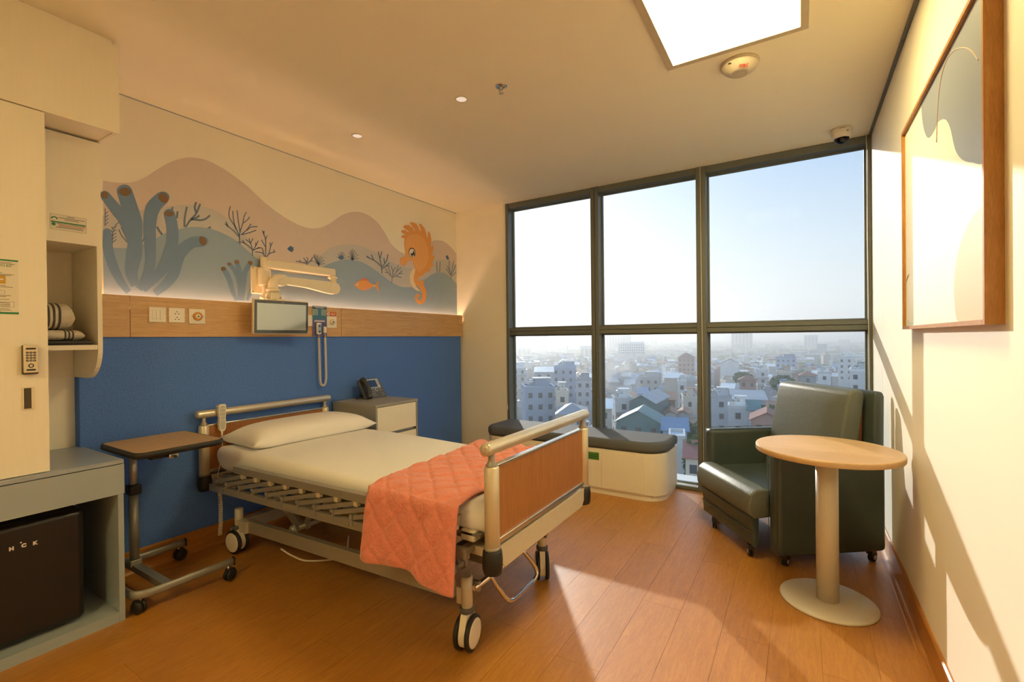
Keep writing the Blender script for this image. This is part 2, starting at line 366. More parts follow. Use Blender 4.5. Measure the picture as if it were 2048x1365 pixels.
# ------------------------------------------------------------------ mural, painted flat on the left wall
def paint(name, rgb): return pm(name, rgb, .6, noise=(25, .04))
paint('mural_mauve', (.69, .58, .53)); paint('mural_grey', (.56, .55, .55)); paint('mural_blue', (.30, .41, .56)); paint('mural_coral', (.17, .28, .47))
paint('mural_twig', (.15, .205, .31)); paint('mural_brown', (.22, .135, .07)); paint('mural_orange', (.82, .37, .10)); paint('mural_orange_light', (.86, .44, .15))
paint('mural_cream', (.86, .74, .52)); paint('mural_black', (.03, .03, .035)); paint('mural_white', (.9, .86, .76)); paint('mural_red', (.72, .22, .12)); paint('mural_pink', (.80, .36, .25)); paint('mural_fish_blue', (.08, .17, .36))
def A_(p): return (200+p[0]/4.2667, 300+p[1]/4.2667)
def B_(p): return (420+p[0]/3.9385, 380+p[1]/3.94)
def D_(p): return (760+p[0]/5.9346, 430+p[1]/5.9346)
lay = [0]
def wallpts(P, m, off): return [UX(*m(p), XL+off) for p in P]
def flatpoly(name, mat, P, off, parent=wl):
    """one flat painted shape on the wall plane"""
    tri = geometry.tessellate_polygon([[Vector((p.y, p.z, 0)) for p in P]])
    b = MB(); b.add([Vector(p) for p in P], [t for t in tri]); return b.build(name, mat, parent, fix=False)
def orient(o):
    me = o.data
    if me.polygons and sum(p.normal.x for p in me.polygons) < 0: me.flip_normals()
def shape(name, mat, P, m, off, parent=wl, curve=0, closed=True):
    W = wallpts(P, m, off)
    if curve: W = smoothpath(W, curve, closed)
    o = flatpoly(name, mat, W, off, parent); return o
def stroke_mb(b, P, w, m, off, k=5):
    """flat ribbon of width w (drawing units, number or list) along P"""
    Q = [Vector((p[0], p[1], 0)) for p in P]; Q = smoothpath(Q, k) if len(Q) > 2 else Q
    n = len(Q); ws = list(w) if isinstance(w, (list, tuple)) else [w]*2; E = []
    for i, p in enumerate(Q):
        t = Q[min(n-1, i+1)]-Q[max(0, i-1)]; t.normalize(); q = Vector((-t.y, t.x, 0))
        u = i/(n-1)*(len(ws)-1); j = min(int(u), len(ws)-2); h = (ws[j]+(ws[j+1]-ws[j])*(u-j))/2
        E += [p+q*h, p-q*h]
    b.add(wallpts([(e.x, e.y) for e in E], m, off), [(2*i, 2*i+1, 2*i+3, 2*i+2) for i in range(n-1)])
def disc_mb(b, c, rx, ry, rot, m, off, n=24):
    P = []
    for i in range(n):
        t = 2*math.pi*i/n; x, y = rx*math.cos(t), ry*math.sin(t); a = math.radians(rot)
        P.append((c[0]+x*math.cos(a)-y*math.sin(a), c[1]+x*math.sin(a)+y*math.cos(a)))
    b.add(wallpts(P, m, off), [tuple(range(n))])
ZL = 1.30
def hill(name, mat, top, off):
    W = smoothpath(top, 6); W = [Vector((XL+off, min(max(p.y, .905), YW-.001), p.z)) for p in W]
    b = MB(); vs = []
    for p in W: vs += [p, Vector((p.x, p.y, ZL))]
    b.add(vs, [(2*i, 2*i+1, 2*i+3, 2*i+2) for i in range(len(W)-1)]); return b.build(name, mat, wl, fix=False)
def mix(*segs):
    out = []
    for m, P in segs: out += [UX(*m(p), XL) for p in P]
    return out
hill('mural_hill', 'mural_mauve', mix((A_, [(25,262),(100,275),(200,282),(300,270),(400,225),(500,160),(600,105),(690,75),(770,65),(860,75),(950,105),(1060,165),(1160,235),(1260,314)]),
     (B_, [(420,90),(520,170),(620,235),(720,285),(800,303),(870,298),(940,268),(1000,225),(1060,190),(1130,173),(1200,180),(1270,215),(1330,270),(1380,345),(1420,415),(1460,460),(1500,490),(1560,505),(1630,485),(1690,435),(1745,405),(1800,398),(1850,412),(1900,455),(1945,510)])), .0006)
hill('mural_hill', 'mural_grey', mix((A_, [(25,560),(150,540),(345,515),(520,490),(640,474),(740,468),(850,480),(950,505),(1050,560),(1150,640),(1250,735)]),
     (B_, [(300,420),(380,505),(470,560),(560,590),(700,600),(800,570),(870,520),(920,475),(980,445),(1060,430),(1130,430),(1200,447),(1280,480),(1350,520),(1420,565),(1500,600),(1580,618),(1640,615),(1720,570),(1770,550),(1820,548),(1880,560),(1945,600)])), .0010)
hill('mural_hill', 'mural_blue', mix((A_, [(25,838),(100,836),(235,836),(350,812),(480,755),(560,710),(680,675),(800,658),(930,672),(1030,705),(1130,755),(1220,825),(1310,905)]),
     (B_, [(400,562),(480,610),(560,640),(640,662),(720,663),(800,645),(870,615),(950,578),(1030,555),(1100,550),(1180,565),(1260,605),(1350,670),(1440,735),(1500,762),(1560,768),(1620,755),(1700,700),(1750,665),(1810,650),(1870,672),(1945,745)])), .0014)
def coralset(tubes, ends, off, m=A_):
    for P, w in tubes:
        b = MB(); stroke_mb(b, P, w, m, off, 6); disc_mb(b, P[0], w[0]/2, w[0]/2*.86, 0, m, off+.0001); o = b.build('mural_tube_coral', 'mural_coral', wl, fix=False); off += .0003
    for c, rx, ry, rot in ends:
        b = MB(); disc_mb(b, c, rx, ry, rot, m, off); b.build('mural_coral_mouth', 'mural_brown', wl, fix=False)
coralset([([(60,700),(70,850),(115,1000),(175,1120),(245,1215)], [70,90,85,70,50]),
          ([(40,385),(130,500),(210,600),(285,760),(290,880)], [80,95,105,110,110]),
          ([(208,352),(250,480),(290,620),(300,760),(290,900),(268,1040),(300,1160)], [130,135,140,120,140,110,70]),
          ([(535,405),(450,500),(425,640),(428,800),(430,950),(400,1080),(330,1190)], [115,125,110,100,90,90,60]),
          ([(592,545),(615,650),(620,780),(590,900),(530,1020),(440,1120),(370,1200)], [95,98,98,110,100,80,50]),
          ([(880,778),(780,795),(690,870),(650,960),(625,1060),(560,1150),(470,1225)], [90,95,110,110,100,80,60])],
         [((40,385),26,34,-30), ((212,358),52,36,5), ((540,410),48,36,42), ((590,545),38,25,5), ((878,778),30,42,-25)], .0018)
coralset([([(1055,1015),(1100,1100),(1130,1200),(1165,1285)], [44,46,40,30]), ([(1103,975),(1150,1030),(1185,1110),(1200,1200)], [34,40,46,46]),
          ([(1167,957),(1190,1040),(1200,1150),(1195,1285)], [40,44,50,46]), ([(1282,965),(1240,1040),(1225,1150),(1215,1285)], [40,44,42,34]), ([(1320,1120),(1290,1200),(1255,1285)], [40,36,26])],
         [((1053,1016),21,17,0), ((1103,975),17,14,0), ((1167,957),21,17,0), ((1282,965),21,16,30)], .0018)
def fan(polys, w, m, off=.0024, name='mural_sea_fan'):
    b = MB()
    for P in polys: stroke_mb(b, P, w, m, off, 4)
    return b.build(name, 'mural_twig', wl, fix=False)
fan([[(1195,810),(1190,740),(1195,700)],[(1190,745),(1140,690),(1095,655),(1068,628)],[(1095,655),(1075,612)],[(1190,735),(1150,650),(1110,590),(1100,540),(1113,480)],[(1160,680),(1140,600),(1133,520)],[(1195,700),(1180,600),(1170,515)],
     [(1195,700),(1220,620),(1230,570),(1250,530)],[(1222,625),(1265,590),(1275,570)],[(1205,725),(1250,685),(1290,630)],[(1250,690),(1290,660),(1345,655)],[(1210,725),(1280,705),(1335,685)]], 9, A_)
fan([[(1300,905),(1300,850)],[(1300,850),(1260,815),(1215,790),(1172,788)],[(1240,805),(1215,770)],[(1300,850),(1285,800),(1245,765)],[(1283,800),(1272,755)],[(1285,800),(1305,755)],[(1305,855),(1330,820),(1350,775)],[(1328,825),(1330,790)],[(1305,860),(1360,830)],[(1330,845),(1370,835)]], 8, A_)
fan([[(1413,925),(1415,830),(1412,760),(1385,690)],[(1415,830),(1395,800),(1378,768)],[(1414,765),(1427,730)],[(1400,725),(1400,690)],[(1413,920),(1450,885),(1500,870)],[(1440,892),(1455,830),(1472,788)],[(1456,830),(1450,790)],[(1480,876),(1486,850)],[(1410,915),(1385,880),(1325,870)],[(1395,890),(1387,845),(1370,835)]], 8, A_)
fan([[(720,660),(723,580),(742,485)],[(730,660),(770,600),(820,545),(855,460)],[(822,540),(808,490),(822,445)],[(780,590),(850,600),(900,590),(940,558)],[(770,600),(820,580),(850,560)],[(612,512),(622,488)],[(655,585),(662,525)],[(920,674),(945,658)]], 17, A_, .0012, 'mural_branch_coral')
fan([[(105,810),(108,720),(130,650),(165,612)],[(42,650),(45,500)]]+[[(108,800-i*30),(85+i*4,775-i*30)] for i in range(5)]+[[(108,790-i*30),(140,765-i*28)] for i in range(5)]+[[(44,640-i*30),(70,615-i*30)] for i in range(4)], 8, A_, .0012)
fan([[(235,790),(190,740),(160,680)],[(232,770),(200,700),(180,660)],[(350,800),(375,760),(390,700)]], 10, A_, .0012, 'mural_sea_grass')
fan([[(540,735),(505,690),(487,655)]], 18, A_, .0012, 'mural_sea_grass')
fan([[(765,600),(760,570)],[(760,578),(720,570),(675,562)],[(715,570),(705,550)],[(762,572),(745,545),(735,535)],[(765,575),(770,545),(760,530)],[(770,582),(800,550),(808,530)],[(790,562),(812,560)]], 7, B_)
fan([[(855,608),(855,575)]]+[[(855,590),((855+e[0])/2-2,(585+e[1])/2+3),e] for e in ((815,520),(818,505),(835,512),(850,515),(870,525),(890,530),(900,555),(905,580),(822,560))], 5, B_)
fan([[(1035,550),(1035+20*math.cos(a)*1.9,540-abs(math.sin(a))*52)] for a in (.2,.7,1.1,1.5,1.9,2.4,2.9)], 5, B_, .0012, 'mural_anemone')
fan([[(1120,556),((1120+e[0])/2,(545+e[1])/2),e] for e in ((1080,520),(1095,490),(1110,475),(1125,465),(1140,475),(1155,490),(1170,510),(1172,540))], 5, B_, .0024, 'mural_anemone')
fan([[(1355,660),(1350,600),(1340,555),(1325,485)],[(1350,605),(1300,560),(1235,530)],[(1290,555),(1270,510)],[(1255,535),(1230,520)],[(1338,545),(1355,485)],[(1352,612),(1390,560),(1402,508)],[(1375,580),(1370,540)],[(1355,622),(1385,602),(1415,602)],[(1380,602),(1415,578)]], 8, B_)
fan([[(1432,735),(1435,690)],[(1435,692),(1400,650),(1378,615)],[(1405,655),(1378,650)],[(1425,675),(1405,610)],[(1438,690),(1440,640),(1425,600)],[(1440,650),(1460,610)],[(1440,690),(1470,640),(1485,590)],[(1465,650),(1505,612)],[(1450,690),(1490,662),(1522,660)],[(1490,660),(1515,635)],[(1470,680),(1510,692)]], 5, B_)
fan([[(1900,708),(1897,670)],[(1897,672),(1885,610),(1885,555)],[(1897,672),(1910,610),(1920,560)],[(1890,650),(1870,600)],[(1895,672),(1865,630),(1856,620)],[(1900,672),(1925,620),(1935,590)],[(1903,682),(1938,650)]], 5, B_)
fan([[(1790,652),(1788,565)],[(1806,652),(1812,565)]]+[[(1789,640-i*14),(1780,632-i*14)] for i in range(5)]+[[(1808,640-i*14),(1818,632-i*14)] for i in range(5)], 4, B_)
shape('mural_small_fish', 'mural_fish_blue', [(608,463),(625,448),(640,440),(646,453),(662,448),(656,463),(662,480),(648,476),(652,492),(635,487),(620,478)], B_, .0022)
shape('mural_small_fish', 'mural_fish_blue', [(1856,530),(1868,513),(1876,522),(1884,547),(1870,553),(1862,540)], B_, .0022)
b = MB(); disc_mb(b, (1033,533), 20, 17, 0, B_, .0026); b.build('mural_small_fish', 'mural_fish_blue', wl, fix=False)
# orange fish
fish = shape('mural_fish', 'mural_orange', [(1135,748),(1160,725),(1190,712),(1230,715),(1262,733),(1284,748),(1306,752),(1325,710),(1332,735),(1322,757),(1336,796),(1325,798),(1306,765),(1284,764),(1250,785),(1215,794),(1180,786),(1150,766)], B_, .0022)
shape('fin', 'mural_red', [(1178,716),(1210,692),(1235,703),(1262,724),(1225,714)], B_, .0026, fish)
shape('fin', 'mural_pink', [(1212,772),(1235,765),(1256,772),(1236,791),(1215,786)], B_, .0026, fish)
b = MB()
for x in (1286, 1293, 1300): stroke_mb(b, [(x,748),(x,765)], 3, B_, .0027)
b.build('stripes', 'mural_cream', fish, fix=False)
b = MB(); disc_mb(b, (1163,748), 9, 9, 0, B_, .0027); b.build('eye', 'mural_white', fish, fix=False); b = MB(); disc_mb(b, (1164,749), 4, 4, 0, B_, .0030); b.build('pupil', 'mural_black', fish, fix=False)
# seahorse
sh = shape('mural_seahorse', 'mural_orange', [(290,275),(250,272),(258,250),(295,240),(300,232),(250,205),(258,185),(300,180),(338,208),(345,202),(275,150),(290,122),(340,120),(385,150),(410,195),(418,188),(380,130),(352,100),(365,87),(410,95),(450,130),(475,195),(487,195),(470,130),(458,103),(490,110),(530,160),(550,220),(557,268),(567,262),(568,215),(578,193),(600,230),(610,300),(600,375),(628,363),(635,400),(622,460),(610,482),(642,485),(646,510),(632,545),(618,575),(636,590),(625,615),(590,635),(602,658),(570,677),(540,690),(520,715),(490,730),(460,740),(450,765),(460,785),(490,790),(520,768),(526,795),(515,830),(525,860),(500,900),(470,870),(420,825),(400,780),(402,730),(415,680),(420,640),(400,590),(380,545),(345,540),(325,560),(310,590),(285,608),(250,590),(235,550),(240,515),(270,502),(300,500),(305,470),(295,420),(288,350)], D_, .0022)
b = MB(); stroke_mb(b, [(490,845),(520,910),(524,975),(505,1028),(470,1040),(437,1012),(430,972),(448,947),(467,962),(456,984)], [64,60,52,46,40,34,28,22,16,8], D_, .0023, 5); b.build('tail', 'mural_orange', sh, fix=False)
shape('head', 'mural_orange_light', [(300,300),(340,245),(420,225),(500,250),(545,320),(570,420),(575,520),(550,600),(500,660),(455,690),(430,640),(405,580),(380,540),(345,535),(322,555),(305,585),(285,600),(252,585),(240,550),(246,520),(270,508),(306,505),(312,470),(302,420),(296,350)], D_, .0025, sh)
shape('belly', 'mural_cream', [(420,640),(395,640),(365,670),(352,730),(358,810),(385,860),(430,895),(478,912),(470,895),(430,850),(405,800),(400,740),(412,690)], D_, .0026, sh)
b = MB()
for y in range(660, 880, 20): stroke_mb(b, [(358+max(0,y-820)*.7,y),(402+max(0,y-800)*.55,y-4)], 3, D_, .0029)
b.build('belly_stripes', 'mural_orange_light', sh, fix=False)
b = MB(); disc_mb(b, (381,448), 40, 58, -8, D_, .0029); b.build('eye', 'mural_black', sh, fix=False)
b = MB(); disc_mb(b, (381,452), 34, 50, -8, D_, .0031); b.build('eye_white', 'mural_white', sh, fix=False)
b = MB(); disc_mb(b, (388,462), 24, 38, -8, D_, .0033); b.build('pupil', 'mural_black', sh, fix=False)
b = MB(); disc_mb(b, (377,438), 14, 20, -8, D_, .0035); disc_mb(b, (395,490), 8, 14, -8, D_, .0035); b.build('eye_glint', 'mural_white', sh, fix=False)
b = MB(); stroke_mb(b, [(287,580),(296,566),(299,552)], 3, D_, .0029); b.build('mouth', 'mural_red', sh, fix=False)
for o in wl.children_recursive: orient(o)

# ------------------------------------------------------------------ framed picture on the right wall
wood('picture_wood', (.50, .245, .065), (.36, .15, .03), .4, (8, 8, .8), bump=.05)
pm('picture_paper', (.82, .80, .74), .45, noise=(300, .04)); pm('picture_slate', (.27, .30, .37), .45, noise=(300, .05)); pm('picture_grey', (.57, .58, .57), .45, noise=(300, .04))
pm('picture_peach', (.86, .50, .34), .45, noise=(300, .05)); pm('picture_mint', (.66, .72, .70), .45, noise=(300, .05)); pm('picture_line', (.60, .42, .34), .5, noise=(50, .05))
px0, py0, py1, pz0, pz1 = .392, 1.61, 2.71, 1.303, 2.183
pic = thing('framed_picture', 'large abstract picture in a wooden frame on the sunlit right wall', 'picture', (XR, (py0+py1)/2, pz0))
FW = .013
box('frame_side', 'picture_wood', px0, XR, py0, py0+FW, pz0, pz1, pic); box('frame_side', 'picture_wood', px0, XR, py1-FW, py1, pz0, pz1, pic)
box('frame_rail', 'picture_wood', px0, XR, py0+FW, py1-FW, pz0, pz0+FW, pic); box('frame_rail', 'picture_wood', px0, XR, py0+FW, py1-FW, pz1-FW, pz1, pic)
CX = px0+.012
canvas = box('canvas', 'picture_paper', CX, XR-.004, py0+FW, py1-FW, pz0+FW, pz1-FW, pic)
def pf(name, mat, pts, off, sm=5):
    """flat painted shape on the canvas, measured in the photo"""
    W = [UX(p[0], p[1], CX) for p in pts]; W = [Vector((CX-off, p.y, p.z)) for p in W]
    if sm: W = smoothpath(W, sm, True)
    W = [Vector((p.x, min(max(p.y, py0+FW), py1-FW), min(max(p.z, pz0+FW), pz1-FW))) for p in W]
    tri = geometry.tessellate_polygon([[Vector((p.y, p.z, 0)) for p in W]])
    o = MB().add([p for p in W], [t for t in tri]).build(name, mat, canvas, fix=False)
    if sum(p.normal.x for p in o.data.polygons) > 0: o.data.flip_normals()
    return o
pf('painted_shape', 'picture_slate', [(1843,190),(1844,230),(1848,258),(1855,275),(1862,272),(1870,258),(1877,243),(1887,238),(1895,243),(1902,260),(1908,288),(1914,306),(1926,320),(1945,325),(1972,318),(1976,200),(1970,60),(1960,-60),(1945,-90),(1925,-40),(1900,60),(1870,120),(1850,160)], .0008, 4)
pf('painted_shape', 'picture_peach', [(1972,415),(1953,425),(1936,450),(1918,500),(1909,560),(1910,610),(1917,645),(1945,650),(1976,648),(1976,520)], .0008)
pf('painted_shape', 'picture_mint', [(1812,662),(1812,640),(1825,646),(1845,642),(1870,636),(1878,648),(1850,656)], .0008)
def pline(pts):
    W = smoothpath([Vector((CX-.0012, UX(p[0], p[1], CX).y, UX(p[0], p[1], CX).z)) for p in pts], 6); MB().tube(W, .0016, 5).build('painted_line', 'picture_line', canvas)
pline([(1874,285),(1876,225),(1881,170),(1892,125),(1908,102),(1928,95),(1945,102),(1958,120)]); pline([(1807,590),(1812,566),(1818,550)])

# ------------------------------------------------------------------ ceiling fittings
emis('panel_light', (1, .80, .36), PANEL_E); emis('spot_light', (1, .74, .55), SPOT_E)
pm('panel_frame', (.58, .49, .34), .5, noise=(30, .04))
fr = .032
for X0, Y0, lab in ((-.574, 1.886, 'square lit ceiling panel with a brown frame beside the smoke detector'), (-1.35, -1.70, 'square lit ceiling panel over the entrance end of the room')):
    X1, Y1 = X0+.616, Y0+.616
    cp = thing('ceiling_panel_light', lab, 'ceiling light', ((X0+X1)/2, (Y0+Y1)/2, ZC), group='square ceiling panels')
    for a in ((X0, X1, Y1-fr, Y1), (X0, X1, Y0, Y0+fr), (X0, X0+fr, Y0+fr, Y1-fr), (X1-fr, X1, Y0+fr, Y1-fr)): box('frame', 'panel_frame', a[0], a[1], a[2], a[3], ZC-.009, ZC, cp)
    dp = box('diffuser', 'panel_light', X0+fr, X1-fr, Y0+fr, Y1-fr, ZC-.005, ZC-.001, cp); dp['label'] = 'glowing cream light diffuser'
for (x, lab) in ((-2.553, 'round recessed ceiling spot nearer the mural wall'), (-1.66, 'round recessed ceiling spot beside the sprinkler head')):
    s_ = thing('recessed_downlight', lab, 'ceiling light', (x, 2.155, ZC), group='recessed ceiling spots')
    MB().lathe([(.036, 0), (.040, -.002), (.040, -.004), (.031, -.005), (.030, 0)], (x, 2.155, ZC), n=32).build('ring', 'cream_metal', s_)
    MB().lathe([(.0295, -.0008), (.0295, -.003)], (x, 2.155, ZC), n=28).build('lamp', 'spot_light', s_)
sp = thing('sprinkler_head', 'small chrome sprinkler head hanging from the ceiling', 'sprinkler', (-1.392, 2.164, ZC))
c = Vector((-1.392, 2.164, ZC))
MB().lathe([(.034, 0), (.034, -.003), (.027, -.006), (.02, -.002), (.012, -.002)], c, n=28).build('escutcheon', 'chrome', sp)
b = MB(); b.cyl(c+Vector((0,0,-.002)), c+Vector((0,0,-.02)), .008); b.tube([c+Vector((-.009,0,-.016)), c+Vector((-.012,0,-.026)), c+Vector((-.003,0,-.038))], .0022, 6); b.tube([c+Vector((.009,0,-.016)), c+Vector((.012,0,-.026)), c+Vector((.003,0,-.038))], .0022, 6)
b.build('body', 'brushed_steel', sp)
b = MB(); b.cyl(c+Vector((0,0,-.04)), c+Vector((0,0,-.042)), .013)
for i in range(8): t = i*math.pi/4; b.box(-.002, .002, .010, .0165, -.0005, .0005, Matrix.Translation(c+Vector((0,0,-.041))) @ Matrix.Rotation(t, 4, 'Z'))
b.build('deflector', 'brushed_steel', sp)
sm = thing('smoke_detector', 'round cream smoke detector reading FIRE beside the ceiling panel', 'smoke detector', (-.253, 2.648, ZC))
c = Vector((-.253, 2.648, ZC))
pm('detector_cream', (.58, .50, .38), .5, noise=(40, .03))
MB().lathe([(.090, 0), (.091, -.006), (.088, -.012)], c, n=48).build('base', 'detector_cream', sm)
MB().lathe([(.086, -.012), (.087, -.018), (.080, -.028), (.066, -.040), (.050, -.050), (.034, -.056), (.028, -.054), (.016, -.056), (.006, -.058)], c, n=48).build('cover', 'detector_cream', sm)
pm('red_print', (.55, .06, .03), .5, noise=(30, .05))
fdir = Vector((-.05, -1, 0)).normalized(); xd = Vector((math.cos(YAW), math.sin(YAW), 0))
text('lettering', 'FIRE', .024, c+Vector((.0205, -.0505, -.0500)), (.93, .37, 0), (.31, -.79, .53), 'red_print', sm, align='CENTER', bold=.0004)
MB().box(c.x-.045, c.x-.030, c.y-.076, c.y-.072, c.z-.028, c.z-.022).build('vent_slot', 'black_plastic', sm); MB().box(c.x-.010, c.x+.004, c.y-.083, c.y-.079, c.z-.024, c.z-.020).build('vent_slot', 'black_plastic', sm)
cc = thing('dome_camera', 'white ceiling dome camera in the window corner', 'camera', (.248, 3.86, ZC)); c = Vector((.248, 3.86, ZC))
MB().lathe([(.060, 0), (.061, -.02), (.059, -.022), (.060, -.024), (.059, -.045), (.052, -.058), (.046, -.062)], c, n=40).build('housing', 'white_plastic', cc)
glass('dome_glass', (.30, .27, .24), .02, 1.5)
MB().lathe([(.043, -.060)]+[(.043*math.cos(t), -.060-.043*math.sin(t)) for t in (.25,.5,.75,1.0,1.25,1.45)], c, n=32).build('dome', 'dome_glass', cc)
MB().lathe([(.046, -.060), (.049, -.064), (.046, -.068), (.042, -.064)], c, n=36).build('ring', 'white_plastic', cc)
MB().ball(c+Vector((0, -.004, -.070)), (.026, .026, .024)).cyl(c+Vector((0,-.02,-.075)), c+Vector((0,-.034,-.085)), .012).build('lens', 'black_plastic', cc)
b = MB()
for i in range(7): b.box(c.x-.018+i*.0052, c.x-.0145+i*.0052, c.y-.0612, c.y-.0595, c.z-.016, c.z-.012)
b.build('nameplate', 'dark_grey_plastic', cc); MB().cyl(c+Vector((.028,-.052,-.036)), c+Vector((.030,-.056,-.036)), .003).build('screw', 'dark_grey_plastic', cc)
# ------------------------------------------------------------------ built-in furniture at the left
pm('green_print', (.02, .22, .07), .5, noise=(30, .05)); pm('paper_cream', (.78, .72, .58), .6, noise=(30, .03)); pm('ink', (.10, .09, .07), .6, noise=(30, .05)); pm('violet_print', (.16, .14, .38), .5, noise=(30, .05)); pm('ochre_print', (.62, .36, .04), .5, noise=(30, .05))
pm('brass_cream', (.74, .63, .42), .35, metal=.2, noise=(40, .05)); pm('recess_dark', (.07, .055, .03), .5, noise=(20, .1))
XC = -2.656; YR = .881; ZT = .743; YL = -.35                # base unit runs on past the left frame edge
bu = thing('base_cabinet', 'grey base cabinet with a drawer above the black fridge', 'cabinet', ((XL+XC)/2, .2, 0))
MB().rbox(XL+.012, XC, YL, YR, ZT-.018, ZT, .002, 1, smooth=False).build('top_panel', 'cabinet_grey_top', bu)
box('drawer_front', 'cabinet_grey', XC-.018, XC, YL, YR, .586, ZT-.021, bu)
box('side_panel', 'cabinet_grey', XL+.012, XC-.002, YR-.024, YR-.003, 0, .585, bu)
box('side_panel', 'cabinet_grey', XL+.012, XC-.019, YL, YL+.02, 0, .724, bu)
box('upper_rail', 'cabinet_grey', XL+.012, XC-.019, YL+.02, YR-.003, .600, .724, bu)
box('bottom_panel', 'cabinet_grey', XL+.012, XC-.004, YL+.02, YR-.024, .028, .047, bu)
box('plinth', 'cabinet_grey', XC-.02, XC-.005, YL+.02, YR-.024, 0, .0275, bu)
box('back_panel', 'cabinet_grey', XL+.001, XL+.011, YL, YR, 0, .60, bu)
# fridge
pm('fridge_black', (.006, .0055, .005), .36, noise=(40, .1)); pm('logo_silver', (.85, .80, .70), .35, metal=.3, noise=(30, .03))
FX = -2.715; fy0, fy1 = .285, .755
fr_ = thing('mini_fridge', 'black retro mini fridge in the grey cabinet', 'fridge', (-2.95, (fy0+fy1)/2, .047))
MB().rbox(XL+.05, FX-.05, fy0+.004, fy1-.004, .062, .555, .03, 4).build('body', 'fridge_black', fr_)
MB().rbox(FX-.047, FX, fy0, fy1, .060, .545, .045, 6).build('door', 'fridge_black', fr_)
for z in (.40, .16): MB().box(FX-.052, FX-.046, fy1-.006, fy1+.002, z, z+.09).build('hinge', 'brushed_steel', fr_)
for y in (fy0+.06, fy1-.06): MB().cyl((FX-.1, y, .047), (FX-.1, y, .064), .014).build('foot', 'black_plastic', fr_)
for ch, px, py in (('H', 18, 1103), ('C', 43, 1096), ('K', 66, 1091)):
    p = UX(px, py, FX+.001); text('logo_letter', ch, .019, p, (0, 1, 0), (0, 0, 1), 'logo_silver', fr_, .001, bold=.0012)
p = UX(42, 1086, FX+.001); MB().lathe([(.0026, -.001), (.0026, .001)], p, (1, 0, 0), 12).build('logo_letter', 'logo_silver', fr_)
# wardrobe
WX = -2.680; wy = .637
wa = thing('wardrobe', 'tall cream wardrobe with a keypad lock on its door', 'wardrobe', ((XL+WX)/2, .1, ZT))
box('carcass', 'cabinet_cream', XL+.002, WX-.02, YL, wy-.001, ZT+.001, 2.249, wa)
dr = box('door', 'cabinet_cream', WX-.018, WX, .045, wy, ZT+.003, 2.246, wa); box('door', 'cabinet_cream', WX-.018, WX, YL, .041, ZT+.003, 2.246, wa)
# keypad
def onw(px, py, x=WX): return UX(px, py, x)
k0, k1 = onw(40, 690), onw(71.5, 748)
KX = WX+.024
kp = thing('keypad_lock', 'gold keypad lock with round button on the wardrobe door', 'lock', (WX, (k0.y+k1.y)/2, k1.z))
ky0, ky1, kz0, kz1 = .558, .603, 1.160, 1.274
MB().rbox(WX-.001, KX-.002, ky0, ky1, kz0-.004, kz1, .003, 2).build('body', 'recess_dark', kp)
MB().rbox(KX-.006, KX, ky0+.001, ky1, kz0+.002, kz1, .003, 2).build('faceplate', 'brass_cream', kp)
def kb(y, z, w, h, name='button'): return MB().prism(roundrect(y-w/2, y+w/2, z-h/2, z+h/2, min(w, h)*.45, 3), 'x', KX, KX+.0012).build(name, 'black_plastic', kp)
kc = (ky0+ky1)/2
kb(kc, kz1-.014, .030, .007, 'display')
for i in range(4):
    for j in range(3): o = kb(kc-.0105+j*.0105, kz1-.030-i*.0108, .0088, .0078)
    for j in range(3): MB().box(KX+.0012, KX+.0015, kc-.0128+j*.0105, kc-.0082+j*.0105, kz1-.0307-i*.0108, kz1-.0293-i*.0108).build('key_mark', 'paper_cream', kp)
MB().lathe([(.0085, 0), (.0085, .0014)], (KX, kc, kz0+.031), (1, 0, 0), 24).build('round_button', 'black_plastic', kp)
MB().lathe([(.0048, .0014), (.0048, .002)], (KX, kc, kz0+.031), (1, 0, 0), 20).build('button_centre', 'brass_cream', kp)
kb(kc, kz0+.014, .028, .007, 'display')
# flush pull
h0, h1 = onw(43.5, 775.5), onw(69.5, 818.5)
hy0, hy1, hz0, hz1 = h0.y, h1.y, h1.z, h0.z
pu = thing('flush_pull', 'brass flush pull handle below the keypad lock', 'handle', (WX, (hy0+hy1)/2, hz0))
a = .0052
MB().box(WX, WX+.003, hy0, hy0+a, hz0, hz1).box(WX, WX+.003, hy1-.0095, hy1, hz0, hz1).box(WX, WX+.003, hy0+a, hy1-.0095, hz0, hz0+.004).box(WX, WX+.003, hy0+a, hy1-.0095, hz1-.004, hz1).build('rim', 'brass_cream', pu)
box('recess', 'recess_dark', WX, WX+.0008, hy0+a, hy1-.0095, hz0+.004, hz1-.004, pu)
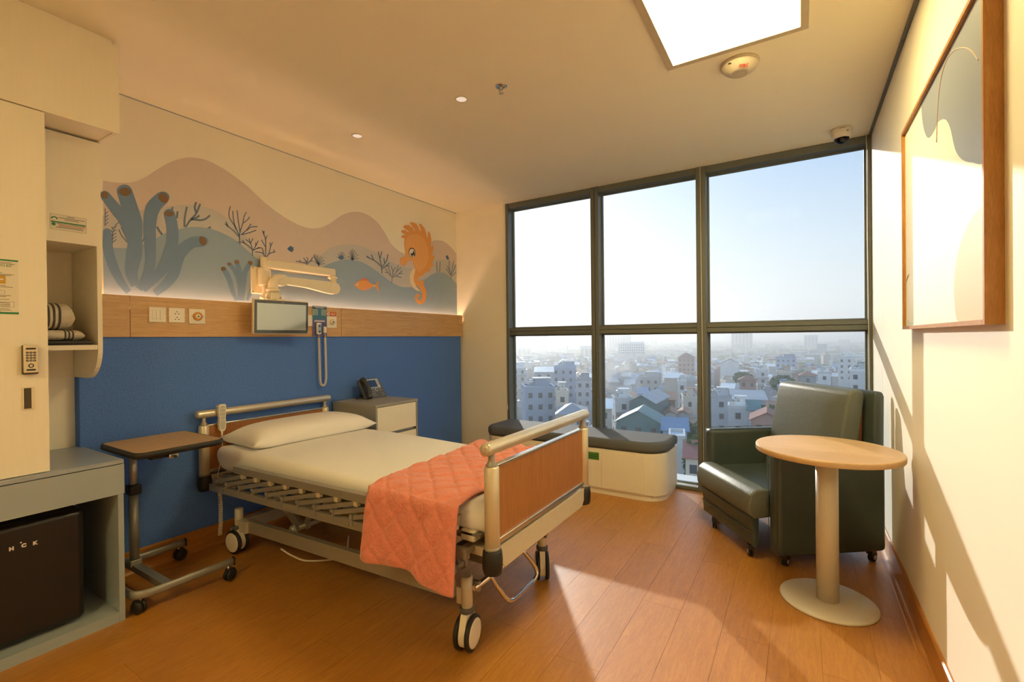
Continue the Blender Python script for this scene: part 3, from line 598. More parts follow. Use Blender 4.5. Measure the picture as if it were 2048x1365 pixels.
# notices
po = thing('wardrobe_notice', 'green-edged instruction notice on the wardrobe door', 'notice', (WX, .46, 1.4))
ny0, ny1, nz0, nz1 = .36, .553, 1.398, 1.617
box('sheet', 'paper_cream', WX, WX+.0008, ny0, ny1, nz0, nz1, po)
box('border_strip', 'green_print', WX+.0008, WX+.0011, ny0, ny1, nz1-.007, nz1-.001, po); box('border_strip', 'green_print', WX+.0008, WX+.0011, ny0, ny1, nz0+.001, nz0+.009, po)
def nbar(y0, y1, v, h, mat, par=po): z = nz1-(nz1-nz0)*v; return MB().box(WX+.0008, WX+.0011, y0, y1, z-h/2, z+h/2).build('print_line', mat, par)
text('lettering', 'TỦ ĐỒ', .0105, (WX+.0009, ny1-.051, nz1-.030), (0, 1, 0), (0, 0, 1), 'green_print', po, .0002, bold=.0002)
for v, e, mt in ((.06,.018,'ink'),(.085,.010,'ink'),(.165,.068,'ink'),(.25,.046,'green_print'),(.275,.012,'ink'),(.295,.020,'ink'),(.48,.036,'ink'),(.505,.016,'ink'),(.54,.074,'green_print'),(.66,.022,'ink'),(.68,.035,'ink'),(.73,.026,'ink'),(.90,.026,'ink'),(.925,.020,'ink'),(.945,.05,'ink')): nbar(ny0+.01, ny1-e, v, .0018, mt)
box('picture_block', 'ochre_print', WX+.0008, WX+.0010, ny0+.06, ny1-.0355, nz1-.098, nz1-.064, po); box('picture_block', 'violet_print', WX+.0008, WX+.0011, ny0+.06, ny1-.058, nz1-.095, nz1-.068, po)
box('picture_strip', 'paper_cream', WX+.0011, WX+.0012, ny0+.06, ny1-.042, nz1-.084, nz1-.078, po)
for (y1_, v0, v1, mt) in ((ny1-.038, .57, .63, 'violet_print'), (ny1-.013, .77, .87, 'ink')):
    z0, z1 = nz1-(nz1-nz0)*v1, nz1-(nz1-nz0)*v0; g = .0008
    MB().box(WX+.0008, WX+.0011, ny0+.01, y1_, z1-g, z1).box(WX+.0008, WX+.0011, ny0+.01, y1_, z0, z0+g).box(WX+.0008, WX+.0011, y1_-g, y1_, z0, z1).build('print_box', mt, po)
for v in (.79, .82, .85): nbar(ny0+.02, ny1-.024, v, .0022, 'ink')
# overhead cabinet with filler above
uc = thing('overhead_cabinet', 'cream overhead cabinet up at the ceiling', 'cabinet', ((XL+WX)/2, .3, 2.252))
MB().box(XL+.002, WX-.018, YL, .872, 2.258, 2.65).box(XL+.002, WX-.018, .872, .888, 2.2515, 2.65).build('carcass', 'cabinet_cream', uc)
box('door', 'cabinet_cream', WX-.017, WX+.002, .28, .890, 2.2505, 2.650, uc); box('door', 'cabinet_cream', WX-.017, WX+.002, YL, .277, 2.2505, 2.650, uc)
box('filler_strip', 'cabinet_cream', XL+.002, WX-.004, YL, .868, 2.650, ZC-.001, uc)
# open shelf unit
SX = -2.884
su = thing('open_shelf_unit', 'cream shelf unit with a curved side panel holding towels', 'shelf', ((XL+SX)/2, .76, 1.1))
MB().box(SX-.018, SX, wy+.002, .880, 1.747, 2.2495).build('front_panel', 'cabinet_cream', su)
# side panel with rounded lower front corner
sp_ = [(XL+.002, 1.747), (SX-.019, 1.747), (SX-.019, 1.28)] 
prof = [(XL+.002, 1.105), (XL+.002, 2.2495), (SX-.019, 2.2495), (SX-.019, 1.747), (SX, 1.747), (SX, 1.26)] + [(SX-.16+.16*math.cos(math.radians(t)), 1.26-.155*math.sin(math.radians(t))) for t in range(10, 91, 10)]
MB().prism([(x, z) for x, z in prof], 'y', .862, .880).build('side_panel', 'cabinet_cream', su)
box('shelf', 'cabinet_cream', XL+.002, SX-.002, wy+.002, .861, 1.249, 1.271, su)
box('ceiling_panel', 'cabinet_cream', XL+.002, SX-.019, wy+.002, .861, 1.747, 1.765, su)
box('back_panel', 'cabinet_cream', XL+.0005, XL+.006, wy+.002, .861, 1.105, 1.747, su)
st = thing('door_sticker', 'small white sticker with green stripes above the towel shelf', 'sticker', (SX, .76, 1.8))
sy0, sy1, sz0, sz1 = .697, .826, 1.800, 1.872
MB().prism(roundrect(sy0, sy1, sz0, sz1, .004, 3), 'x', SX, SX+.0008).build('sheet', 'paper_cream', st)
def sbar(y0, y1, z0, z1, mt, nm='print_line'): return MB().box(SX+.0008, SX+.0011, y0, y1, z0, z1).build(nm, mt, st)
sbar(sy0+.004, sy1-.004, sz0+.033, sz0+.039, 'green_print', 'stripe'); 
MB().lathe([(.0075, .0008), (.0075, .0012)], (SX, sy0+.013, sz0+.025), (1, 0, 0), 16).build('emblem', 'green_print', st)
b = MB(); b.add([(SX+.001, sy0+.016+.012*math.cos(math.radians(t)), sz0+.048+.012*math.sin(math.radians(t))) for t in range(0, 181, 15)] + [(SX+.001, sy0+.016+.007*math.cos(math.radians(t)), sz0+.048+.007*math.sin(math.radians(t))) for t in range(180, -1, -15)], [tuple(range(26))]); b.build('emblem', 'green_print', st, fix=False)
for y0, y1, z, mt in ((.060,.085,.064,'ink'),(.030,.122,.056,'ink'),(.05,.10,.049,'ink'),(.024,.123,.028,'ink'),(.028,.123,.022,'red_print'),(.03,.115,.0165,'ink'),(.02,.118,.011,'ink')): sbar(sy0+y0, sy0+y1, sz0+z, sz0+z+.0024, mt)
g = .0007; MB().box(SX+.0008, SX+.001, sy0+.001, sy1-.001, sz1-g-.001, sz1-.001).box(SX+.0008, SX+.001, sy0+.001, sy1-.001, sz0+.001, sz0+.001+g).box(SX+.0008, SX+.001, sy0+.001, sy0+.001+g, sz0+.001, sz1-.001).box(SX+.0008, SX+.001, sy1-.001-g, sy1-.001, sz0+.001, sz1-.001).build('border', 'ink', st)
# tray and towels
tr = thing('black_tray', 'flat black tray under the folded towels', 'tray', (-3.03, .75, 1.271))
MB().rbox(-3.20, SX-.012, wy+.008, .846, 1.2712, 1.279, .003, 2).build('base', 'black_plastic', tr)
MB().rbox(SX-.018, SX-.012, wy+.008, .846, 1.279, 1.292, .002, 1).rbox(-3.20, -3.194, wy+.008, .846, 1.279, 1.292, .002, 1).rbox(-3.194, SX-.018, .840, .846, 1.279, 1.292, .002, 1).build('rim', 'black_plastic', tr)
pm('towel', (.80, .73, .60), .95, noise=(60, .12), bump=(350, .6), spec=.1); pm('towel_stripe', (.13, .12, .11), .95, noise=(200, .4), bump=(350, .6), spec=.1); pm('plastic_wrap', (.62, .55, .43), .25, noise=(20, .3), bump=(60, .6))
def roll(name, label, x0, x1, y0, y1, z0, z1, stripes, puff=2.6):
    """a folded towel: squashed superellipse section with soft rounded right end"""
    t = thing(name, label, 'towel', ((x0+x1)/2, (y0+y1)/2, z0)); n = 26; ns = 30
    cx, cz, rx, rz = (x0+x1)/2, (z0+z1)/2, (x1-x0)/2, (z1-z0)/2
    def sec(y, grow=0):
        u = (y-y0)/(y1-y0); e = 1.0
        if u > .80: q = (u-.80)/.20; e = max(.16, (1-q**2.6)**.5)
        if u < .06: e = .9+.1*u/.06
        out = []
        for i in range(n):
            a = 2*math.pi*i/n; c_, s_ = math.cos(a), math.sin(a); w = .012*math.sin(3*a+u*9)*(1-abs(s_))
            out.append(Vector((cx+math.copysign(abs(c_)**(2/puff), c_)*(rx*(.85+.15*e)+grow)+w*.3, y, cz-(1-e)*rz*.15+math.copysign(abs(s_)**(2/puff), s_)*(rz*e+grow))))
        return out
    ys = [y0+(y1-y0)*(1-(1-i/ns)**1.8) for i in range(ns+1)]
    b = MB(); P = [sec(y) for y in ys]; b.grid([p+[p[0]] for p in P]); b.add(P[0], [tuple(range(n))]); b.add(P[-1], [tuple(range(n))]); b.build('cloth', 'towel', t)
    for (a, c_) in stripes:
        P = [sec(a+(c_-a)*i/3, .0012) for i in range(4)]; MB().grid([p+[p[0]] for p in P]).build('stripe', 'towel_stripe', t)
    return t
roll('bath_towel', 'thin white folded towel lying flat on the black tray', -3.16, SX-.045, wy+.006, .812, 1.2795, 1.2925, [(.765, .770), (.776, .781), (.787, .792)], 4)
roll('bath_towel', 'striped white hand towel under the big rolled towel', -3.15, SX-.035, .675, .828, 1.293, 1.344, [(.752, .758), (.765, .771), (.778, .784)], 3)
roll('bath_towel', 'big rolled white towel with three dark stripes on top of the stack', -3.17, SX-.06, wy+.004, .800, 1.3445, 1.472, [(.700, .709), (.719, .728), (.738, .747)])
MB().ball((SX-.055, .668, 1.315), (.02, .028, .017), 14, 8).build('bag_knot', 'plastic_wrap')
o = bpy.data.objects['bag_knot']; o.name = 'plastic_wrap'; tag(o, 'crumpled clear plastic wrapping beside the hand towel', 'wrapping')

# ------------------------------------------------------------------ switches and sockets on the oak strip
def plate(name, label, cat, y0, y1, z0, z1, d=.009, grp=None):
    t = thing(name, label, cat, (XB, (y0+y1)/2, z0), group=grp)
    MB().rbox(XB, XB+d, y0, y1, z0, z1, .003, 2).build('faceplate', 'white_plastic', t); return t
t = plate('light_switch', 'white three-gang light switch on the oak strip', 'switch', 1.164, 1.249, 1.396, 1.483)
for i in range(3): box('rocker', 'white_plastic', XB+.009, XB+.0115, 1.180+i*.0190, 1.1982+i*.0190, 1.414, 1.467, t, .001, 1)
t = plate('power_socket', 'white double power socket beside the light switch', 'socket', 1.262, 1.347, 1.396, 1.483)
for z in (1.4215, 1.4545):
    for dy, dz in ((0, .006), (-.009, -.006), (.009, -.006)): MB().cyl((XB+.009, 1.3045+dy, z+dz), (XB+.0096, 1.3045+dy, z+dz), .0030, n=10).build('pin_hole', 'black_plastic', t)
t = plate('volume_dial', 'white wall plate with an orange ringed dial', 'dial', 1.368, 1.458, 1.391, 1.482)
pm('amber_ring', (.70, .33, .06), .35, noise=(60, .3));  # plain amber colour of the dial ring
MB().rbox(XB+.009, XB+.012, 1.379, 1.448, 1.402, 1.471, .002, 1).build('inner_plate', 'white_plastic', t)
MB().lathe([(.026, .012), (.026, .018), (.014, .019)], (XB, 1.4135, 1.4365), (1, 0, 0), 28).build('ring', 'amber_ring', t); MB().lathe([(.013, .019), (.013, .023), (.005, .024)], (XB, 1.4135, 1.4365), (1, 0, 0), 20).build('knob', 'white_plastic', t); MB().lathe([(.005, .024), (.005, .0246)], (XB, 1.4135, 1.4365), (1, 0, 0), 14).build('knob_centre', 'black_plastic', t)
for y in (1.383, 1.444): MB().cyl((XB+.012, y, 1.4365), (XB+.0126, y, 1.4365), .0022, n=10).build('screw', 'ink', t)
t = plate('nurse_call_socket', 'white call socket plate half hidden behind the blue card', 'socket', 2.142, 2.225, 1.390, 1.474)
t = plate('gas_outlet', 'white outlet plate with a round valve under the red sticker', 'outlet', 2.332, 2.422, 1.380, 1.470)
MB().rbox(XB+.009, XB+.012, 2.345, 2.410, 1.394, 1.458, .002, 1).build('inner_plate', 'white_plastic', t)
MB().lathe([(.024, .012), (.024, .016), (.012, .016)], (XB, 2.378, 1.426), (1, 0, 0), 28).build('ring', 'brass_cream', t); MB().lathe([(.013, .016), (.013, .022), (.006, .022)], (XB, 2.380, 1.427), (1, 0, 0), 20).build('valve', 'white_plastic', t); MB().lathe([(.006, .022), (.006, .0226)], (XB, 2.380, 1.427), (1, 0, 0), 14).build('valve_hole', 'black_plastic', t)
# red warning sticker
pm('sticker_red', (.55, .07, .03), .5, noise=(30, .05)); pm('sticker_orange', (.85, .40, .05), .5, noise=(30, .05)); pm('sticker_white', (.85, .80, .72), .5, noise=(30, .03))
t = thing('warning_sticker', 'red warning sticker with a white drop above the outlet', 'sticker', (XB, 2.375, 1.475))
MB().prism(roundrect(2.336, 2.422, 1.4745, 1.506, .006, 3), 'x', XB, XB+.0008).build('sheet', 'sticker_red', t)
MB().lathe([(.0135, .0008), (.0135, .0013)], (XB, 2.352, 1.490), (1, 0, 0), 20).build('disc', 'sticker_white', t)
b = MB(); b.add([(XB+.0015, 2.352+y, 1.490+z) for y, z in ((0,.009),(.004,.002),(.005,-.003),(.003,-.007),(-.003,-.007),(-.005,-.003),(-.004,.002))], [tuple(range(7))]); b.build('drop', 'sticker_red', t, fix=False)
MB().box(XB+.0008, XB+.0011, 2.371, 2.417, 1.494, 1.500).build('print_line', 'sticker_orange', t); MB().box(XB+.0008, XB+.0011, 2.374, 2.412, 1.482, 1.488).build('print_line', 'sticker_white', t)
# blue instruction card
pm('card_teal', (.05, .20, .30), .45, noise=(30, .05)); pm('card_violet', (.11, .11, .30), .45, noise=(30, .05)); pm('card_navy', (.02, .07, .14), .45, noise=(30, .05)); pm('card_sky', (.06, .19, .42), .45, noise=(30, .05)); pm('card_lime', (.36, .48, .36), .5, noise=(60, .25))
t = thing('instruction_card', 'blue and violet instruction card behind the call handset', 'notice', (XB, 2.26, 1.316))
ca, cb = 2.204, 2.328
XD = XB+.010
MB().box(XB, XD, ca+.004, cb-.004, 1.318, 1.54).build('backing', 'sticker_white', t)
box('upper_sheet', 'card_teal', XD, XD+.0008, ca, cb, 1.4445, 1.546, t); box('lower_sheet', 'card_violet', XD, XD+.0008, ca, cb, 1.316, 1.4445, t)
def cbx(nm, mt, u0, u1, z0, z1): return box(nm, mt, XD+.0008, XD+.0012, ca+(cb-ca)*u0, ca+(cb-ca)*u1, z0, z1, t)
cbx('title_bar', 'card_navy', 0, 1, 1.524, 1.546); cbx('print_line', 'sticker_white', .05, .95, 1.5375, 1.5415) .location.x += .0003; cbx('print_line', 'sticker_white', .22, .8, 1.529, 1.532).location.x += .0003
cbx('centre_stripe', 'card_sky', .40, .60, 1.4455, 1.523); cbx('text_block', 'card_lime', .03, .38, 1.4745, 1.521); cbx('text_block', 'card_lime', .63, .97, 1.4745, 1.521)
for i in range(4): cbx('print_line', 'card_teal', .10, .34, 1.479+i*.011, 1.4825+i*.011).location.x += .0003; cbx('print_line', 'card_teal', .68, .92, 1.479+i*.011, 1.4825+i*.011).location.x += .0003
cbx('print_line', 'sticker_white', .16, .84, 1.433, 1.4375); cbx('print_line', 'sticker_white', .10, .88, 1.4255, 1.4295)
cbx('code_patch', 'dark_grey_plastic', .72, .86, 1.4, 1.417)
# nurse call handset, plug and curly cord
pm('handset_blue', (.36, .50, .66), .4, noise=(30, .04))
t = thing('call_handset', 'white nurse call handset with two buttons on a curly cord', 'handset', (XD+.01, 2.25, 1.325))
hx = XD+.0012
MB().rbox(hx, hx+.022, 2.2275, 2.2680, 1.3275, 1.417, .010, 4).build('body', 'white_plastic', t)
MB().prism(roundrect(2.234, 2.262, 1.338, 1.408, .013, 5), 'x', hx+.022, hx+.0235).build('keypad', 'handset_blue', t)
for z in (1.391, 1.350): MB().lathe([(.0075, 0), (.0065, .003)], (hx+.0235, 2.248, z), (1, 0, 0), 18).build('button', 'card_navy', t)
MB().rbox(hx, hx+.018, 2.290, 2.317, 1.339, 1.389, .008, 3).build('plug', 'white_plastic', t)
cx_ = hx+.011
mid = smoothpath([(cx_, 2.248, 1.302), (cx_+.004, 2.248, 1.20), (cx_+.006, 2.2485, 1.08), (cx_+.006, 2.253, .965), (cx_+.006, 2.276, .935), (cx_+.006, 2.300, .965), (cx_+.004, 2.3045, 1.08), (cx_+.002, 2.304, 1.20), (cx_, 2.304, 1.302)], 14)
def coil(path, R, turns, r, n=6, per=9):
    L = [0]
    for i in range(1, len(path)): L.append(L[-1]+(path[i]-path[i-1]).length)
    out = []; N = turns*per; X = None
    for k in range(N+1):
        d = L[-1]*k/N; i = 1
        while i < len(L)-1 and L[i] < d: i += 1
        u = (d-L[i-1])/max(1e-9, L[i]-L[i-1]); p = path[i-1].lerp(path[i], u); t_ = (path[i]-path[i-1]).normalized()
        if X is None: X = t_.orthogonal().normalized()
        X = (X-t_*X.dot(t_)).normalized(); Y = t_.cross(X); a = 2*math.pi*k/per; out.append(p+X*(R*math.cos(a))+Y*(R*math.sin(a)))
    return out
b = MB(); b.tube(coil(mid, .0075, 105, .0022), .0024, 5); b.build('curly_cord', 'white_plastic', t)
MB().tube([(cx_, 2.248, 1.330), (cx_, 2.248, 1.302), (cx_+.0075, 2.248, 1.300)], .0024, 6).build('cord_end', 'white_plastic', t); MB().tube([(cx_, 2.304, 1.342), (cx_, 2.304, 1.302), (cx_+.0075, 2.304, 1.300)], .0024, 6).build('cord_end', 'white_plastic', t)

# ------------------------------------------------------------------ bedside screen on a folding wall arm
pm('arm_cream', (.82, .72, .52), .4, noise=(30, .03)); pm('screen_glass', (.022, .024, .022), .06, noise=(6, .1), spec=.9); pm('screen_face', (.42, .43, .38), .07, metal=.85, noise=(6, .05))
t = thing('screen_arm', 'cream folding wall arm carrying the bedside screen', 'wall mount', (XL, 1.86, 1.61))
MB().rbox(XL, XL+.014, 1.790, 1.932, 1.613, 1.800, .004, 2).build('wall_plate', 'arm_cream', t)
MB().rbox(XL+.014, XL+.062, 1.828, 1.905, 1.665, 1.800, .018, 4).build('pivot_block', 'arm_cream', t)
ax = XL+.062
for y, z in ((1.80, 1.79), (1.80, 1.625), (1.922, 1.79), (1.922, 1.625)): MB().cyl((XL+.014, y, z), (XL+.0165, y, z), .004, n=10).build('screw', 'dark_grey_plastic', t)
MB().cyl((ax-.02, 1.868, 1.775), (ax-.02, 1.868, 1.868), .026, n=24).build('post', 'arm_cream', t)
MB().rbox(ax-.045, ax+.006, 1.868, 2.440, 1.792, 1.855, .012, 3).build('upper_arm', 'arm_cream', t)
MB().lathe([(.030, 0), (.038, -.012), (.024, -.022)], (ax-.01, 2.418, 1.792), n=24).build('joint', 'arm_cream', t)
MB().cyl((ax+.03, 2.395, 1.700), (ax+.03, 2.395, 1.775), .022, n=20).cyl((ax+.03, 2.395, 1.775), (ax-.01, 2.418, 1.775), .018).build('joint_pin', 'arm_cream', t)
L2 = [(1.955, 1.738), (2.33, 1.738), (2.40, 1.728), (2.425, 1.70), (2.42, 1.665), (2.37, 1.645), (2.30, 1.652), (2.15, 1.676), (1.955, 1.686)]
MB().prism(L2, 'x', ax+.02, ax+.060).build('lower_arm', 'arm_cream', t)
MB().cyl((ax+.012, 2.385, 1.69), (ax+.067, 2.385, 1.69), .045, n=28).build('joint_cap', 'arm_cream', t)
MB().cyl((ax+.012, 1.955, 1.710), (ax+.067, 1.955, 1.710), .040, n=28).build('elbow', 'arm_cream', t)
MB().tube(smoothpath([(ax+.035, 1.955, 1.722), (ax+.037, 1.918, 1.715), (ax+.04, 1.895, 1.69), (ax+.04, 1.890, 1.645)], 5), .033, 18).build('elbow_neck', 'arm_cream', t)
MB().lathe([(.036, 0), (.046, -.008), (.046, -.018), (.034, -.026), (.026, -.026)], (ax+.04, 1.890, 1.648), n=28).build('collar', 'arm_cream', t)
MB().rbox(ax+.015, ax+.068, 1.856, 1.926, 1.560, 1.622, .010, 3).build('tilt_bracket', 'arm_cream', t); MB().cyl((ax+.045, 1.842, 1.594), (ax+.045, 1.940, 1.594), .019).build('tilt_hinge', 'arm_cream', t)
MB().tube(smoothpath([(ax-.02, 1.868, 1.665), (ax-.012, 1.868, 1.62), (ax-.008, 1.853, 1.585), (ax-.006, 1.838, 1.572)], 5), .019, 12).build('cable_sleeve', 'arm_cream', t)
MB().rbox(ax+.045, -3.034, 1.858, 1.924, 1.455, 1.570, .006, 2).build('screen_bracket', 'arm_cream', t)
sc_ = thing('bedside_screen', 'dark bedside screen in a pale frame under the wall arm', 'screen', (-3.02, 1.88, 1.326))
qx = -3.005; s0, s1, sz0_, sz1_ = 1.690, 2.073, 1.327, 1.559
tilt = Matrix.Translation((qx, 0, 1.44)) @ Matrix.Translation((0, 1.88, 0)) @ Matrix.Rotation(math.radians(-4), 4, 'Z') @ Matrix.Rotation(math.radians(2.5), 4, 'Y') @ Matrix.Translation((0, -1.88, 0)) @ Matrix.Translation((-qx, 0, -1.44))
MB().rbox(qx-.030, qx, s0, s1, sz0_, sz1_, .010, 3, xf=tilt).build('housing', 'arm_cream', sc_)
MB().prism(roundrect(s0+.006, s1-.006, sz0_+.006, sz1_-.006, .008, 4), 'x', qx, qx+.0015, xf=tilt).build('bezel', 'screen_glass', sc_)
MB().prism([(s0+.022, sz0_+.028), (s1-.022, sz0_+.028), (s1-.022, sz1_-.026), (s0+.022, sz1_-.026)], 'x', qx+.0015, qx+.002, xf=tilt).build('display', 'screen_face', sc_)
MB().cyl(tilt @ Vector((qx+.0015, 1.886, sz1_-.015)), tilt @ Vector((qx+.0022, 1.886, sz1_-.015)), .0025, n=10).build('lens', 'white_plastic', sc_)
# ------------------------------------------------------------------ hospital bed
pm('sheet_white', (.80, .78, .76), .85, noise=(3, .03), bump=(7, .10), spec=.2)
pm('pillow_white', (.84, .80, .75), .85, noise=(6, .03), bump=(14, .30), spec=.2)
pm('quilt_coral', (.76, .26, .185), .8, noise=(14, .14), bump=(90, .55), sheen=.3, spec=.2)
pm('rail_metal', (.66, .60, .48), .30, metal=.55, noise=(60, .05)); pm('post_metal', (.68, .60, .44), .38, metal=.35, noise=(60, .04)); pm('deck_metal', (.33, .305, .26), .4, metal=.4, noise=(60, .06))
pm('wheel_cream', (.82, .74, .58), .4, noise=(40, .04)); pm('trim_alu', (.72, .70, .66), .22, metal=.85, noise=(60, .04))
XF, XH, YN, YF = -.98, -3.113, 1.43, 2.284; YM = (YN+YF)/2
def dz(x): return .045*(x+3.0)/2.0
bed = thing('hospital_bed', 'adjustable hospital bed with brown boards and metal rails by the blue wall', 'bed', (-2.05, YM, 0))
def endboard(nm, x, o, facing):
    """posts, wooden panel, top rail, lower beam and bumpers; o raises or lowers the whole board"""
    hb = MB().prism([(YN+.018, .530+o), (YF-.018, .530+o), (YF-.018, .796+o), (YN+.018, .796+o)], 'x', x-.009, x+.009).build(nm, 'bed_board', bed)
    MB().rbox(x-.012, x+.012, YN+.015, YF-.015, .796+o, .808+o, .003, 2).build('edge_trim', 'trim_alu', hb)
    MB().rbox(x-.016, x+.016, YN+.015, YF-.015, .508+o, .530+o, .003, 2).build('edge_trim', 'trim_alu', hb)
    MB().lathe([(.010, 0), (.023, .004), (.0245, .012), (.0245, YF-YN+.09-.012), (.023, YF-YN+.09-.004), (.010, YF-YN+.09)], (x, YN-.045, .874+o), (0, 1, 0), 28).build('top_rail', 'rail_metal', hb)
    for y in (YN, YF):
        MB().lathe([(.024, .50+o), (.0285, .502+o), (.0285, .800+o), (.024, .806+o)], (x, y, 0), n=28).build('post', 'post_metal', hb)
        MB().lathe([(.022, .804+o), (.0225, .811+o), (.0135, .822+o), (.0125, .828+o), (.0125, .862+o)], (x, y, 0), n=20).build('rail_neck', 'deck_metal', hb)
        MB().lathe([(.030, .494+o), (.031, .506+o), (.026, .508+o)], (x, y, 0), n=28).build('collar', 'deck_metal', hb)
        MB().lathe([(.026, .404+o), (.034, .408+o), (.0385, .43+o), (.039, .46+o), (.036, .49+o), (.033, .495+o)], (x, y, 0), n=28).build('bumper', 'black_rubber', hb)
    MB().prism([(YN+.03, .497+o), (YF-.03, .497+o), (YF-.03, .440+o), (YF-.06, .410+o), (YN+.06, .410+o), (YN+.03, .440+o)], 'x', x-.018, x+.018).build('lower_beam', 'beige_metal', hb)
    return hb
endboard('footboard', XF, 0, 1); endboard('headboard', XH, -.037, 1)
# deck frame
def bar(b, p, q, w, h):
    """straight bar of width w and height h between two points (height axis as near vertical as can be)"""
    p, q = Vector(p), Vector(q); d = (q-p).normalized(); sd = d.cross(Vector((0, 0, 1))); sd = sd.normalized() if sd.length > 1e-4 else Vector((0, 1, 0)); up = sd.cross(d)
    vs = [c+sd*(sx*w/2)+up*(sz*h/2) for c in (p, q) for sx, sz in ((-1,-1),(1,-1),(1,1),(-1,1))]
    b.add(vs, [(0,1,2,3),(7,6,5,4),(0,4,5,1),(1,5,6,2),(2,6,7,3),(3,7,4,0)]); return b
ynr = YN-.045; yfr = YF+.045
xa, xb = -2.94, -1.06
for y in (ynr, yfr): bar(MB(), (xa, y, .432), (xb, y, .432+dz(xb)), .022, .038).build('deck_rail', 'deck_metal', bed)
for x in (-2.90, -2.3, -1.7, -1.10): bar(MB(), (x, ynr+.011, .425+dz(x)), (x, yfr-.011, .425+dz(x)), .035, .025).build('cross_bar', 'deck_metal', bed)
for i in range(9):
    x = -2.86+i*.21; MB().box(x, x+.15, YN-.005, YF+.005, .495+dz(x)*.8, .505+dz(x)*.8).build('deck_slat', 'deck_metal', bed)
for y in (YN+.03, YF-.03): bar(MB(), (-2.93, y, .482), (-1.08, y, .482+dz(-1.08)*.8), .03, .024).build('deck_beam', 'deck_metal', bed)
for y in (YN+.05, YF-.05):
    MB().box(-3.10, -2.89, y-.02, y+.02, .40, .435).build('board_bracket', 'beige_metal', bed); MB().box(-1.10, -.985, y-.02, y+.02, .44, .475).build('board_bracket', 'beige_metal', bed)
for x in (-2.78, -1.72): MB().cyl((x, ynr-.012, .432+dz(x)), (x, ynr-.016, .432+dz(x)), .007, n=12).build('bolt', 'chrome', bed)
# folded side guard, near side and far side
for side, y in ((0, ynr), (1, yfr)):
    sg = bar(MB(), (-2.665, y, .573), (-1.10, y, .573+dz(-1.10)*.55), .030, .036).build('side_guard', 'deck_metal', bed)
    s = -1 if side == 0 else 1
    for i in range(13):
        x = -2.883+i*.1315
        if x > -1.30: break
        xl, zl = x, .469+dz(x)*.75; xu, zu = x+.29, .536+dz(x+.29)*.8
        if xu > -1.12: xu = -1.12
        a = bar(MB(), (xl, y+s*.004, zl), (xu, y+s*.004, zu), .010, .020).build('guard_arm', 'deck_metal', sg)
        MB().box(xl-.011, xl+.011, y-.013, y+.013, zl-.036, zl+.016).build('pivot_bracket', 'deck_metal', sg)
        MB().rbox(xu-.013, xu+.013, y-.012, y+.012, zu-.016, zu+.024, .004, 1).build('pivot_bracket', 'beige_metal', sg)
        MB().cyl((xl, y+s*.013, zl), (xl, y+s*.0165, zl), .0055, n=10).build('rivet', 'chrome', sg)
# base frame
YA, YZ = 1.545, 2.17
def bz(x): return .170+.048*(x+2.8)/1.55
for y in (YA, YZ): bar(MB(), (-2.82, y, bz(-2.82)), (-1.26, y, bz(-1.26)), .03, .070).build('base_beam', 'frame_grey_metal', bed)
for x in (-2.90,): bar(MB(), (x, YA-.025, bz(x)), (x, YZ+.025, bz(x)), .05, .066).build('base_crossbar', 'frame_grey_metal', bed)
for x in (-2.915, -1.178):
    for y in (1.529, 2.187):
        MB().lathe([(.020, bz(x)-.075 if x < -2 else .155), (.024, bz(x)-.073 if x < -2 else .158), (.024, .30 if x > -2 else .262), (.018, .303 if x > -2 else .265)], (x, y, 0), n=20).build('caster_post', 'beige_metal', bed)
        MB().box(x+(-.04 if x > -2 else .0), x+(0 if x > -2 else .10), y-.005 if y > 2 else y-.018, y+.018, bz(x)-.034, bz(x)+.034).build('corner_block', 'beige_metal', bed)
def caster(x, y, ang, zp):
    m = Matrix.Translation((x, y, 0)) @ Matrix.Rotation(ang, 4, 'Z'); R = .071
    c_ = MB().lathe([(.026, zp-.03), (.031, zp-.028), (.031, zp-.012), (.024, zp-.008)], (x, y, 0), n=22).build('caster', 'dark_grey_plastic', bed)
    b = MB(); b.prism([(-.038, zp-.03), (.030, zp-.03), (.038, zp-.05)]+[(.0+.058*math.cos(math.radians(t)), R+.058*math.sin(math.radians(t))) for t in range(20, -91, -10)]+[(-.058*math.cos(math.radians(t)), R-.058*math.sin(math.radians(t))) for t in range(90, -21, -10)], 'y', -.014, .014, xf=m); b.build('fork', 'wheel_cream', c_)
    for s in (-1, 1):
        MB().lathe([(.050, s*.0165), (R-.004, s*.0165), (R, s*.0205), (R, s*.030), (R-.006, s*.0345), (.058, s*.0345)], m @ Vector((0, 0, R)), (m.to_3x3() @ Vector((0, 1, 0))), 36).build('wheel', 'black_rubber', c_)
        MB().lathe([(.0575, s*.0335), (.0565, s*.0375), (.048, s*.0385), (.01, s*.039)], m @ Vector((0, 0, R)), (m.to_3x3() @ Vector((0, 1, 0))), 32).build('hub_cap', 'wheel_cream', c_)
caster(-1.178, 1.529, math.radians(-78.5), .185); caster(-1.178, 2.187, math.radians(-58), .185); caster(-2.915, 1.517, math.radians(6), .175); caster(-2.915, 2.187, math.radians(20), .175)
